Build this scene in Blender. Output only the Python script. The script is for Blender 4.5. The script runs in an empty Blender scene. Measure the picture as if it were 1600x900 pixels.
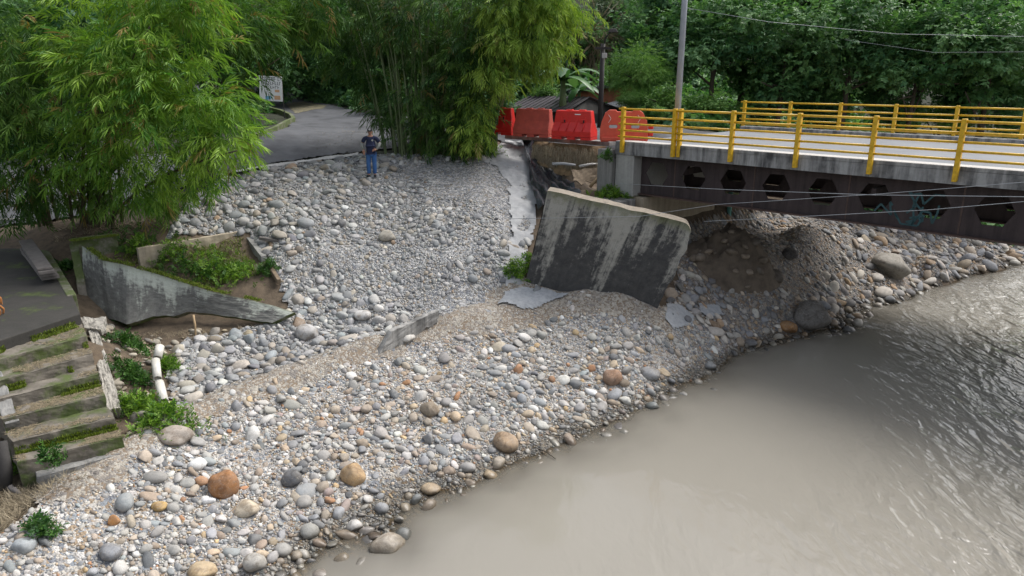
import bpy, bmesh, math, random
import numpy as np
from mathutils import Vector, Matrix, Euler
from mathutils.geometry import tessellate_polygon, delaunay_2d_cdt
R = math.radians
random.seed(7); RNG = np.random.default_rng(11)
SC = bpy.context.scene; COL = SC.collection

# ------------------------------------------------------------------ camera, sky, sun, exposure
F_PX, PITCH, CAM_Z = 1118.0, R(16.44), 8.0
cam = bpy.data.cameras.new('camera'); cam_o = bpy.data.objects.new('camera', cam); COL.objects.link(cam_o)
cam.sensor_width = 36.0; cam.lens = 36.0 * F_PX / 1600.0; cam.clip_end = 500; cam.clip_start = 0.1
cam_o.location = (0, 0, CAM_Z); cam_o.rotation_euler = (R(90) - PITCH, 0, 0); SC.camera = cam_o

SUN_DIR = Vector((0.50, 0.28, 0.82)).normalized()          # towards the sun
wd = bpy.data.worlds.new('World'); SC.world = wd; wd.use_nodes = True
wn = wd.node_tree.nodes; wl = wd.node_tree.links
sky = wn.new('ShaderNodeTexSky'); sky.sky_type = 'NISHITA'; sky.sun_disc = False
sky.sun_elevation = math.asin(SUN_DIR.z); sky.sun_rotation = math.atan2(SUN_DIR.x, SUN_DIR.y)
sky.air_density = 1.0; sky.dust_density = 4.0; sky.ozone_density = 1.0
hs = wn.new('ShaderNodeHueSaturation'); hs.inputs['Saturation'].default_value = 0.42
wl.new(sky.outputs[0], hs.inputs['Color']); wl.new(hs.outputs[0], wn['Background'].inputs[0])
wn['Background'].inputs[1].default_value = 0.15
sun = bpy.data.lights.new('sun', 'SUN'); sun.energy = 1.5; sun.angle = R(30); sun.color = (1.0, 0.975, 0.94)
sun_o = bpy.data.objects.new('sun', sun); COL.objects.link(sun_o)
sun_o.rotation_euler = SUN_DIR.to_track_quat('Z', 'Y').to_euler()
SC.view_settings.view_transform = 'Standard'; SC.view_settings.look = 'None'
SC.view_settings.exposure = 0.72; SC.view_settings.gamma = 1.0; SC.view_settings.use_curve_mapping = False
SC.render.engine = 'CYCLES'; SC.cycles.use_denoising = True
SC.cycles.max_bounces = 6; SC.cycles.transparent_max_bounces = 8; SC.cycles.transmission_bounces = 3
SC.cycles.sample_clamp_indirect = 6.0

# ------------------------------------------------------------------ survey helpers: sight lines from the drone to measured heights
CT, ST = math.cos(PITCH), math.sin(PITCH)
def ray(px, py):
    u = (px - 800) / F_PX; v = (py - 450) / F_PX
    return (u, CT - v * ST, -ST - v * CT)
def P(px, py, z):
    d = ray(px, py); t = (z - CAM_Z) / d[2]; return Vector((d[0] * t, d[1] * t, z))
def PY(px, py, Y):
    d = ray(px, py); t = Y / d[1]; return Vector((d[0] * t, Y, CAM_Z + d[2] * t))

# ------------------------------------------------------------------ mesh helpers
def tag(o, label=None, cat=None, group=None, kind=None):
    if label: o['label'] = label
    if cat: o['category'] = cat
    if group: o['group'] = group
    if kind: o['kind'] = kind
    return o
def world_of(o):
    return (world_of(o.parent) @ o.matrix_parent_inverse if o.parent else Matrix.Identity(4)) @ o.matrix_basis
def link(o, parent=None, local=False):
    COL.objects.link(o)
    if parent is not None:
        o.parent = parent; o.matrix_parent_inverse = Matrix.Identity(4) if local else world_of(parent).inverted()
    return o
def empty(name, loc=(0, 0, 0), rz=0.0):
    o = bpy.data.objects.new(name, None); o.empty_display_size = 0.1
    COL.objects.link(o); o.location = loc; o.rotation_euler = (0, 0, rz); return o
def mesh_np(name, V, Fa, mats, smooth=False, col=None, uv=None, midx=None):
    """V (n,3); Fa (m,3) or (m,4) int array"""
    V = np.asarray(V, np.float32); Fa = np.asarray(Fa, np.int32); m, k = Fa.shape
    me = bpy.data.meshes.new(name)
    me.vertices.add(len(V)); me.vertices.foreach_set('co', V.ravel())
    me.loops.add(m * k); me.loops.foreach_set('vertex_index', Fa.ravel())
    me.polygons.add(m); me.polygons.foreach_set('loop_start', np.arange(0, m * k, k, dtype=np.int32))
    me.polygons.foreach_set('loop_total', np.full(m, k, np.int32))
    me.polygons.foreach_set('use_smooth', np.full(m, smooth, bool))
    if midx is not None: me.polygons.foreach_set('material_index', np.asarray(midx, np.int32))
    for mt in (mats if isinstance(mats, (list, tuple)) else [mats]): me.materials.append(mt)
    if col is not None:
        a = me.color_attributes.new('col', 'FLOAT_COLOR', 'POINT')
        c = np.ones((len(V), 4), np.float32); c[:, :3] = col; a.data.foreach_set('color', c.ravel())
    if uv is not None:
        ul = me.uv_layers.new(name='UVMap'); ul.data.foreach_set('uv', np.asarray(uv, np.float32)[Fa.ravel()].ravel())
    me.update(calc_edges=True)
    return me
def obj_np(name, V, Fa, mats, parent=None, **kw):
    return link(bpy.data.objects.new(name, mesh_np(name, V, Fa, mats, **kw)), parent)
class MB:
    """collects shapes, then builds ONE mesh object"""
    def __init__(s): s.V = []; s.F = []
    def add(s, V, F_):
        b = len(s.V); s.V += [tuple(v) for v in V]; s.F += [tuple(i + b for i in f) for f in F_]; return s
    def box(s, c, d, M=None, taper=1.0):
        c = Vector(c); h = Vector(d) / 2; vs = []
        for z in (-1, 1):
            t = taper if z > 0 else 1
            for x, y in ((-1, -1), (1, -1), (1, 1), (-1, 1)):
                v = Vector((x * h.x * t, y * h.y * t, z * h.z)); vs.append(c + (M @ v if M is not None else v))
        return s.add(vs, [(3, 2, 1, 0), (4, 5, 6, 7), (0, 1, 5, 4), (1, 2, 6, 5), (2, 3, 7, 6), (3, 0, 4, 7)])
    def bar(s, a, b, w, h, up=(0, 0, 1)):
        a, b = Vector(a), Vector(b); d = (b - a); L = d.length; d.normalize()
        side = d.cross(Vector(up)); side = side.normalized() if side.length > 1e-4 else Vector((1, 0, 0)); u = side.cross(d)
        return s.box((a + b) / 2, (w, L, h), Matrix((side, d, u)).transposed())
    def tube(s, pts, rad, n=8, cap=True):
        pts = [Vector(p) for p in pts]; rad = rad if isinstance(rad, (list, tuple)) else [rad] * len(pts)
        vs, fs = [], []; prev = None
        for i, p in enumerate(pts):
            d = (pts[min(i + 1, len(pts) - 1)] - pts[max(i - 1, 0)]).normalized()
            ref = prev if prev is not None else (Vector((0, 0, 1)) if abs(d.z) < .9 else Vector((1, 0, 0)))
            side = d.cross(ref).normalized(); u = side.cross(d); prev = u
            for k in range(n):
                a = 2 * math.pi * k / n; vs.append(p + (side * math.cos(a) + u * math.sin(a)) * rad[i])
        for i in range(len(pts) - 1):
            for k in range(n):
                fs.append((i * n + k, i * n + (k + 1) % n, (i + 1) * n + (k + 1) % n, (i + 1) * n + k))
        if cap: fs += [tuple(range(n))[::-1], tuple(range((len(pts) - 1) * n, len(pts) * n))]
        return s.add(vs, fs)
    def prism(s, loops, depth, M):
        """2D outer loop + holes extruded along local z by depth, mapped by 4x4 M"""
        n = [len(l) for l in loops]; flat = [p for l in loops for p in l]
        tris = tessellate_polygon([[Vector((x, y, 0)) for x, y in l] for l in loops]); N = len(flat)
        vs = [M @ Vector((x, y, 0)) for x, y in flat] + [M @ Vector((x, y, depth)) for x, y in flat]
        fs = [tuple(t) for t in tris] + [tuple(i + N for i in t[::-1]) for t in tris]; o = 0
        for k in n:
            for i in range(k):
                a, b = o + i, o + (i + 1) % k; fs.append((a, b, b + N, a + N))
            o += k
        return s.add(vs, fs)
    def build(s, name, mat, parent=None, smooth=False, bevel=0, local=False):
        me = bpy.data.meshes.new(name); me.from_pydata(s.V, [], s.F); me.materials.append(mat)
        bm = bmesh.new(); bm.from_mesh(me); bmesh.ops.recalc_face_normals(bm, faces=bm.faces); bm.to_mesh(me); bm.free()
        if smooth: me.polygons.foreach_set('use_smooth', [True] * len(me.polygons))
        o = link(bpy.data.objects.new(name, me), parent, local)
        if bevel:
            b = o.modifiers.new('bevel', 'BEVEL'); b.width = bevel; b.segments = 2; b.limit_method = 'ANGLE'; b.angle_limit = R(35)
        return o
_TX = {}
def roughen(o, amt=.03, size=.25, lv=4):
    k = round(size, 3)
    if k not in _TX: _TX[k] = bpy.data.textures.new('lumps', 'CLOUDS'); _TX[k].noise_scale = size; _TX[k].noise_depth = 3
    m = o.modifiers.new('cut', 'SUBSURF'); m.subdivision_type = 'SIMPLE'; m.levels = m.render_levels = lv
    d = o.modifiers.new('lumps', 'DISPLACE'); d.texture = _TX[k]; d.strength = amt; d.texture_coords = 'GLOBAL'; d.mid_level = .5
    return o
def share(o, name, parent=None, loc=None, rot=None, scale=None):
    c = bpy.data.objects.new(name, o.data); link(c, parent)
    for m in o.modifiers:
        n = c.modifiers.new(m.name, m.type)
        if m.type == 'BEVEL': n.width = m.width; n.segments = m.segments; n.limit_method = m.limit_method; n.angle_limit = m.angle_limit
    if loc is not None: c.location = loc
    if rot is not None: c.rotation_euler = rot
    if scale is not None: c.scale = scale
    return c

# numpy value noise ---------------------------------------------------
_LAT = np.random.default_rng(5).random((256, 256))
def vnoise(x, y):
    x = np.asarray(x, float); y = np.asarray(y, float)
    xi = np.floor(x).astype(int); yi = np.floor(y).astype(int); fx = x - xi; fy = y - yi
    fx = fx * fx * (3 - 2 * fx); fy = fy * fy * (3 - 2 * fy)
    g = lambda a, b: _LAT[a % 256, b % 256]
    return (g(xi, yi) * (1 - fx) + g(xi + 1, yi) * fx) * (1 - fy) + (g(xi, yi + 1) * (1 - fx) + g(xi + 1, yi + 1) * fx) * fy
def fbm(x, y, o=4):
    s = 0; a = .5; t = 0
    for i in range(o): s = s + a * vnoise(x * 2 ** i + 17 * i, y * 2 ** i + 31 * i); t += a; a *= .5
    return s / t
def rot_batch(n, rng, tilt=None):
    """random rotation matrices (n,3,3); tilt limits the lean of the z axis"""
    a = rng.random(n) * 2 * np.pi; ca, sa = np.cos(a), np.sin(a); Z = np.zeros((n, 3, 3))
    Z[:, 0, 0] = ca; Z[:, 0, 1] = -sa; Z[:, 1, 0] = sa; Z[:, 1, 1] = ca; Z[:, 2, 2] = 1
    t = (rng.normal(0, tilt, n) if tilt is not None else np.arccos(1 - 2 * rng.random(n))); ct, st = np.cos(t), np.sin(t)
    X = np.zeros((n, 3, 3)); X[:, 0, 0] = 1; X[:, 1, 1] = ct; X[:, 1, 2] = -st; X[:, 2, 1] = st; X[:, 2, 2] = ct
    b = rng.random(n) * 2 * np.pi; cb, sb = np.cos(b), np.sin(b); Y = np.zeros((n, 3, 3))
    Y[:, 0, 0] = cb; Y[:, 0, 1] = -sb; Y[:, 1, 0] = sb; Y[:, 1, 1] = cb; Y[:, 2, 2] = 1
    return Y @ X @ Z

# ------------------------------------------------------------------ materials
class NT:
    def __init__(s, name):
        s.m = bpy.data.materials.new(name); s.m.use_nodes = True; s.n = s.m.node_tree.nodes; s.l = s.m.node_tree.links
        s.b = s.n['Principled BSDF']; s.out = s.n['Material Output']
    def node(s, t, **kw):
        n = s.n.new(t)
        for k, v in kw.items():
            if k in n.inputs: n.inputs[k].default_value = v
            else: setattr(n, k, v)
        return n
    def link(s, a, b): s.l.new(a, b)
    def coord(s, kind='Object', scale=(1, 1, 1)):
        if kind == 'Position': src = s.node('ShaderNodeNewGeometry').outputs['Position']
        else: src = s.node('ShaderNodeTexCoord').outputs[kind]
        mp = s.node('ShaderNodeMapping'); mp.inputs['Scale'].default_value = scale; s.link(src, mp.inputs[0]); return mp.outputs[0]
    def noise(s, vec, scale, detail=4, rough=.55, dist=0.0):
        n = s.node('ShaderNodeTexNoise'); n.inputs['Scale'].default_value = scale; n.inputs['Detail'].default_value = detail
        n.inputs['Roughness'].default_value = rough; n.inputs['Distortion'].default_value = dist
        s.link(vec, n.inputs['Vector']); return n.outputs['Fac']
    def ramp(s, fac, stops, interp='LINEAR'):
        r = s.node('ShaderNodeValToRGB'); e = r.color_ramp.elements; r.color_ramp.interpolation = interp
        while len(e) < len(stops): e.new(.5)
        for el, (p, c) in zip(e, stops):
            el.position = p; el.color = (c, c, c, 1) if isinstance(c, (int, float)) else (*c, 1)
        s.link(fac, r.inputs[0]); return r.outputs[0]
    def mix(s, fac, a, b, mode='MIX'):
        n = s.node('ShaderNodeMix', data_type='RGBA', blend_type=mode)
        for i, v in ((0, fac), (6, a), (7, b)):
            if hasattr(v, 'links') or hasattr(v, 'is_linked'): s.link(v, n.inputs[i])
            else: n.inputs[i].default_value = v if i == 0 else (*v, 1)
        return n.outputs[2]
    def math(s, op, a, b=0.0, c=None):
        n = s.node('ShaderNodeMath', operation=op)
        for i, v in enumerate((a, b) if c is None else (a, b, c)):
            if isinstance(v, (int, float)): n.inputs[i].default_value = v
            else: s.link(v, n.inputs[i])
        return n.outputs[0]
    def bump(s, h, strength=.5, dist=.02):
        b = s.node('ShaderNodeBump'); b.inputs['Strength'].default_value = strength; b.inputs['Distance'].default_value = dist
        s.link(h, b.inputs['Height']); s.link(b.outputs[0], s.b.inputs['Normal']); return b
    def color(s, c):
        if isinstance(c, tuple): s.b.inputs['Base Color'].default_value = (*c, 1)
        else: s.link(c, s.b.inputs['Base Color'])
    def rough(s, r):
        if isinstance(r, (int, float)): s.b.inputs['Roughness'].default_value = r
        else: s.link(r, s.b.inputs['Roughness'])

def m_plain(name, c, rough=.7, var=.25, scale=4, bump=.15, metal=0, coord='Object', dark=None):
    t = NT(name); v = t.coord(coord); n = t.noise(v, scale, 6, .65)
    d = dark or tuple(x * (1 - var) for x in c); l = tuple(min(1, x * (1 + var * .6)) for x in c)
    t.color(t.ramp(n, [(.3, d), (.55, c), (.8, l)])); t.rough(rough); t.b.inputs['Metallic'].default_value = metal
    if bump: t.bump(t.noise(v, scale * 8, 4), bump, .01)
    return t.m
def m_concrete(name, base=(.30, .295, .28), grime=(.045, .045, .045), amount=.5, streak=True, moss=0.0, coord='Object', zs=.18):
    """weathered concrete: mottled base, black mould in vertical runs, some moss"""
    t = NT(name); v = t.coord(coord)
    n1 = t.noise(v, 2.2, 8, .65); n2 = t.noise(v, 14, 6, .7)
    c = t.mix(n2, tuple(x * .75 for x in base), tuple(min(1, x * 1.25) for x in base))
    vs = t.coord(coord, (3.2, 3.2, zs)); st = t.noise(vs, 1.6, 6, .62)
    g = t.math('MULTIPLY', t.ramp(st, [(.38, 0), (.62, 1)]), t.ramp(n1, [(.3, .35), (.6, 1)])) if streak else t.ramp(n1, [(.35, 0), (.65, 1)])
    g = t.math('MULTIPLY', g, amount)
    c = t.mix(g, c, grime)
    if moss:
        nm = t.noise(v, 1.1, 6, .7); c = t.mix(t.ramp(nm, [(.62 - moss * .3, 0), (.72 - moss * .25, .9)]), c, (.07, .10, .02))
    t.color(c); t.rough(.85); t.bump(t.math('ADD', n2, n1), .35, .015); return t.m

def m_attr(name, rough=.8, src='attr', mott=False):
    """stones: colour of the single stone, grain, speckle and veins on top"""
    t = NT(name)
    if src == 'attr': a = t.node('ShaderNodeAttribute', attribute_name='col').outputs['Color']
    else: a = t.node('ShaderNodeObjectInfo').outputs['Color']
    v = t.coord('Position'); n1 = t.noise(v, 9, 5, .6); n2 = t.noise(v, 60, 3, .7); n3 = t.noise(t.coord('Position', (1, .45, 2.2)), 7, 3, .6, 1.2)
    c = t.mix(1.0, a, t.ramp(n1, [(.25, .68), (.5, .97), (.8, 1.12)]), 'MULTIPLY')
    c = t.mix(1.0, c, t.ramp(n2, [(.3, .78), (.55, 1.0), (.75, 1.15)]), 'MULTIPLY')
    c = t.mix(t.ramp(n3, [(.60, 0), (.68, .3), (.73, 0)]), c, (.45, .42, .38))
    if mott:
        nb = t.noise(v, 4.5, 7, .72, .6); c = t.mix(t.ramp(nb, [(.46, 0), (.60, .75)]), c, t.mix(1.0, c, (.42, .36, .30), 'MULTIPLY')); c = t.mix(t.ramp(t.noise(v, 22, 5, .7), [(.58, 0), (.68, .5)]), c, (.42, .38, .31))
    nd = t.noise(v, 3.2, 5, .7); c = t.mix(t.ramp(nd, [(.42, 0), (.75, .42)]), c, (.27, .25, .22))
    wz = t.node('ShaderNodeSeparateXYZ'); t.link(v, wz.inputs[0]); wet = t.ramp(t.math('ADD', wz.outputs[2], t.math('MULTIPLY', n1, .12)), [(.12, 1), (.26, 0)])
    c = t.mix(wet, c, t.mix(1.0, c, (.42, .40, .36), 'MULTIPLY')); t.rough(t.math('SUBTRACT', rough, t.math('MULTIPLY', wet, .45)))
    t.color(c); t.bump(t.math('ADD', n1, t.math('MULTIPLY', n2, .4)), .4, .015); return t.m
def m_gravel(name, sand, cols, scale=26, fac=.6, bump=.8):
    """packed grit between the stones: sand with tiny pebbles"""
    t = NT(name); v = t.coord('Position')
    vo = t.node('ShaderNodeTexVoronoi', feature='F1'); vo.inputs['Scale'].default_value = scale; vo.inputs['Randomness'].default_value = 1; t.link(v, vo.inputs['Vector'])
    vb = t.node('ShaderNodeTexVoronoi', feature='F1'); vb.inputs['Scale'].default_value = scale * .45; t.link(v, vb.inputs['Vector'])
    sep = t.node('ShaderNodeSeparateColor'); t.link(vo.outputs['Color'], sep.inputs[0])
    sep2 = t.node('ShaderNodeSeparateColor'); t.link(vb.outputs['Color'], sep2.inputs[0])
    k = len(cols); pc = t.ramp(sep.outputs[0], [(i / k, c) for i, c in enumerate(cols)], 'CONSTANT')
    pc2 = t.ramp(sep2.outputs[0], [(i / k, c) for i, c in enumerate(cols[::-1])], 'CONSTANT')
    big = t.noise(v, .9, 5, .6); s1 = t.noise(v, 40, 4, .7)
    sc = t.mix(s1, tuple(x * .7 for x in sand), tuple(x * 1.2 for x in sand))
    mk = t.ramp(t.math('ADD', sep.outputs[1], t.math('MULTIPLY', big, .8)), [(.9 - fac * .5, 0), (1.0 - fac * .5, 1)])
    mk2 = t.ramp(t.math('ADD', sep2.outputs[1], t.math('MULTIPLY', big, .6)), [(1.05 - fac * .4, 0), (1.1 - fac * .4, 1)])
    c = t.mix(mk, sc, pc); c = t.mix(mk2, c, pc2)
    c = t.mix(1.0, c, t.ramp(t.noise(v, .5, 4), [(.3, .8), (.7, 1.1)]), 'MULTIPLY')
    wz = t.node('ShaderNodeSeparateXYZ'); t.link(v, wz.inputs[0]); wet = t.ramp(t.math('ADD', wz.outputs[2], t.math('MULTIPLY', big, .15)), [(.16, 1), (.30, 0)])
    c = t.mix(wet, c, t.mix(1.0, c, (.42, .40, .36), 'MULTIPLY'))
    t.color(c); t.rough(.9)
    h = t.math('SUBTRACT', t.math('MULTIPLY', s1, .25), t.math('ADD', t.math('MULTIPLY', vo.outputs['Distance'], mk), t.math('MULTIPLY', vb.outputs['Distance'], mk2)))
    t.bump(h, bump, .05); return t.m
def m_leaf(name, c1, c2, trans=.35, rough=.5, dry=None):
    t = NT(name); a = t.node('ShaderNodeAttribute', attribute_name='col')
    sep = t.node('ShaderNodeSeparateColor'); t.link(a.outputs['Color'], sep.inputs[0])
    c = t.mix(sep.outputs[0], c1, c2)
    if dry: c = t.mix(t.ramp(sep.outputs[1], [(.955, 0), (.97, .8)]), c, dry)
    t.color(c); t.rough(rough); t.b.inputs['Specular IOR Level'].default_value = .35
    tr = t.node('ShaderNodeBsdfTranslucent'); t.link(t.mix(1.0, c, (1.0, 1.1, .55), 'MULTIPLY'), tr.inputs['Color'])
    mx = t.node('ShaderNodeMixShader'); mx.inputs[0].default_value = trans
    t.link(t.b.outputs[0], mx.inputs[1]); t.link(tr.outputs[0], mx.inputs[2]); t.link(mx.outputs[0], t.out.inputs['Surface']); return t.m

M = {}
M['conc'] = m_concrete('weathered_concrete', (.26, .255, .24), amount=.65)
M['conc_clean'] = m_concrete('grey_concrete', (.40, .395, .37), amount=.25)
M['conc_dark'] = m_concrete('mouldy_concrete', (.34, .33, .31), amount=.9)
M['conc_brown'] = m_concrete('brown_concrete', (.40, .34, .25), (.09, .07, .05), .35)
M['conc_moss'] = m_concrete('mossy_concrete', (.22, .20, .17), amount=.55, moss=.8, streak=False)
M['patio'] = m_concrete('damp_shaded_concrete', (.040, .037, .032), (.014, .014, .012), .6, streak=False, moss=.25)  # damp tone, darkened further so the colour carries the bamboo's shade
M['mortar'] = m_plain('crumbling_mortar', (.36, .34, .30), .9, .4, 6, .9)
M['asphalt'] = m_plain('asphalt', (.085, .088, .095), .85, .5, .8, .6, coord='Position')
M['deck'] = m_plain('pale_asphalt', (.19, .198, .21), .8, .22, .7, .3, coord='Position')
M['kerb'] = m_plain('pale_concrete', (.46, .45, .43), .8, .15, 2.0, .2)
M['yellow'] = m_plain('yellow_paint', (.70, .42, .015), .45, .35, 9, .1)
M['yellow_line'] = m_plain('worn_yellow_line', (.20, .175, .10), .85, .6, 5, 0, dark=(.09, .09, .09))
M['steel'] = m_concrete('dark_brown_steel', (.055, .040, .040), (.026, .019, .019), .9, zs=.25)
M['steel_edge'] = m_plain('rusty_steel', (.085, .052, .042), .7, .4, 4, .2)
M['soil'] = m_plain('bare_soil', (.11, .082, .055), .95, .5, 5, 1.0, coord='Position')
M['soil_dark'] = m_plain('wet_soil', (.125, .098, .072), .9, .45, 3, 1.0, coord='Position')
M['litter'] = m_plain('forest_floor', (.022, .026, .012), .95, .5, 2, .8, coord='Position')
M['straw'] = m_plain('dry_grass', (.22, .15, .08), .95, .45, 9, .6)
M['wood'] = m_plain('old_wood', (.20, .15, .10), .85, .35, 6, .4)
M['wood_pale'] = m_plain('pale_wood', (.42, .30, .17), .8, .25, 6, .3)
M['wood_grey'] = m_plain('grey_wood', (.15, .135, .125), .85, .35, 6, .4)
M['red'] = m_plain('red_plastic', (.62, .022, .018), .38, .18, 3, .05)
M['orange'] = m_plain('faded_red_plastic', (.62, .085, .045), .5, .2, 4, .05)
M['recess_shade'] = m_plain('painted_recess_shade', (.02, .012, .012), .8, .2, 4, 0)  # near-black colour painted in for the shade inside the barrier pockets
M['white'] = m_plain('white_paint', (.75, .75, .73), .6, .08, 6, 0)
M['pvc'] = m_plain('dirty_white_pipe', (.62, .60, .54), .5, .25, 6, .05)
M['tarp'] = m_plain('black_plastic', (.024, .028, .034), .24, .5, 5, .6)
M['cement'] = m_plain('grey_cement_wash', (.34, .345, .35), .9, .22, 2.5, 1.0, coord='Position')
M['cement_sheet'] = m_plain('hardened_cement', (.33, .345, .36), .85, .25, 9, 1.0, coord='Position')
M['pole_grey'] = m_plain('galvanised_steel', (.36, .38, .41), .5, .15, 4, .05, metal=.3)
M['pole_dark'] = m_plain('dark_timber', (.035, .032, .03), .8, .3, 6, .2)
M['roof'] = m_plain('dark_roof_sheet', (.055, .047, .055), .7, .4, 3, .2)
M['brick'] = m_plain('brick_red', (.36, .13, .07), .9, .3, 7, .3)
M['cable'] = m_plain('cable_grey', (.30, .32, .34), .5, .1, 5, 0)
M['cable_dark'] = m_plain('cable_black', (.03, .03, .035), .6, .1, 5, 0)
M['teal'] = m_plain('teal_paint', (.16, .42, .36), .6, .3, 5, 0)
M['graffiti'] = m_plain('cyan_spray_paint', (.022, .075, .085), .6, .3, 5, 0)
M['bark'] = m_plain('bark', (.07, .055, .04), .9, .4, 8, .6)
M['culm'] = m_plain('bamboo_culm', (.12, .16, .065), .55, .35, 4, .1)
M['culm_dark'] = m_plain('old_bamboo_culm', (.07, .06, .03), .6, .35, 4, .1)
M['stone_obj'] = m_attr('river_stone', src='obj')
M['boulder'] = m_attr('mottled_boulder', src='obj', mott=True)
M['stone_attr'] = m_attr('river_pebble', src='attr')
PEB = [(.30, .29, .28), (.42, .40, .37), (.20, .21, .23), (.46, .43, .38), (.30, .23, .16), (.54, .52, .49), (.24, .26, .28)]
M['g_bank'] = m_gravel('bank_grit', (.31, .265, .215), PEB, 24, .75)
M['g_slope'] = m_gravel('slope_grit', (.13, .13, .135), [(.25, .26, .27), (.36, .36, .36), (.18, .19, .21), (.42, .41, .39), (.26, .23, .19), (.48, .47, .46)], 26, .7)
M['g_under'] = m_gravel('dark_brown_grit', (.16, .13, .10), [(.22, .21, .20), (.29, .27, .24), (.15, .15, .155), (.33, .29, .25), (.26, .19, .13)], 22, .6)  # darker, browner grit for the bank under the bridge
M['sand'] = m_gravel('gritty_sand', (.205, .158, .112), [(.30, .27, .23), (.36, .33, .28), (.22, .2, .18), (.4, .37, .32)], 26, .25, .7)
M['bamboo_shaded'] = m_leaf('shaded_bamboo_leaf', (.024, .09, .014), (.15, .27, .042), .33, dry=(.34, .22, .08))  # darker copy of the bamboo leaf; shade on these clumps is in the colour
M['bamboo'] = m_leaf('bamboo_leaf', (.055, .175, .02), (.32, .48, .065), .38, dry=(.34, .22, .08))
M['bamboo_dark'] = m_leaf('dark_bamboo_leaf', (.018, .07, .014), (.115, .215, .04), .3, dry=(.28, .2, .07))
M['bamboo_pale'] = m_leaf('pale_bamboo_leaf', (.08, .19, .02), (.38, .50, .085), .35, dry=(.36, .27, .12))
M['tree_dark'] = m_leaf('dark_tree_leaf', (.034, .12, .046), (.19, .35, .125), .32)
M['tree_mid'] = m_leaf('mid_tree_leaf', (.05, .15, .03), (.22, .38, .09), .3)
M['tree_pale'] = m_leaf('pale_tree_leaf', (.05, .09, .05), (.19, .26, .15), .3)
M['weed'] = m_leaf('weed_leaf', (.04, .12, .012), (.20, .34, .035), .3)
M['weed_dark'] = m_leaf('dark_weed_leaf', (.018, .07, .014), (.08, .18, .03), .3)
M['moss'] = m_leaf('moss_blade', (.06, .10, .01), (.22, .28, .03), .2)
M['banana'] = m_leaf('banana_leaf', (.03, .10, .03), (.13, .24, .10), .3, rough=.35)
M['drystem'] = m_leaf('dry_stem', (.14, .11, .07), (.36, .30, .20), .1)

# ------------------------------------------------------------------ terrain: measured spot heights -> TIN -> smooth grid
BR0 = Vector((3.729, 24.577, 0)); BA = R(44.86)
BD = Vector((math.cos(BA), -math.sin(BA), 0)); BN = Vector((math.sin(BA), math.cos(BA), 0))
def BP(s, n, z): return BR0 + BD * s + BN * n + Vector((0, 0, z))
WATER = [(60, 1060), (300, 980), (455, 895), (520, 850), (600, 828), (640, 790), (700, 765), (745, 745), (800, 715), (870, 695), (920, 680), (980, 640), (1050, 600), (1110, 570), (1160, 545), (1225, 525), (1300, 512), (1350, 470), (1425, 440), (1465, 424), (1540, 410), (1600, 402)]
WATER_W = [P(x, y, 0) for x, y in WATER] + [Vector((26, 35.5, 0)), Vector((40, 49, 0)), Vector((60, 69, 0))]
CREST = [(-260, 960, 1.0), (-80, 870, 1.0), (0, 830, 1.02), (100, 765, 1.05), (200, 700, 1.1), (280, 655, 1.1), (350, 622, 1.1), (430, 592, 1.1), (500, 570, 1.12), (560, 548, 1.18), (620, 530, 1.22), (700, 510, 1.28), (780, 490, 1.35), (850, 474, 1.45), (930, 469, 1.5), (985, 476, 1.4), (1030, 495, 1.15), (1090, 520, .75)]
CREST_W = [P(*c) for c in CREST]
SPOT = [(x, y, z) for x, y, z in CREST]
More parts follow.
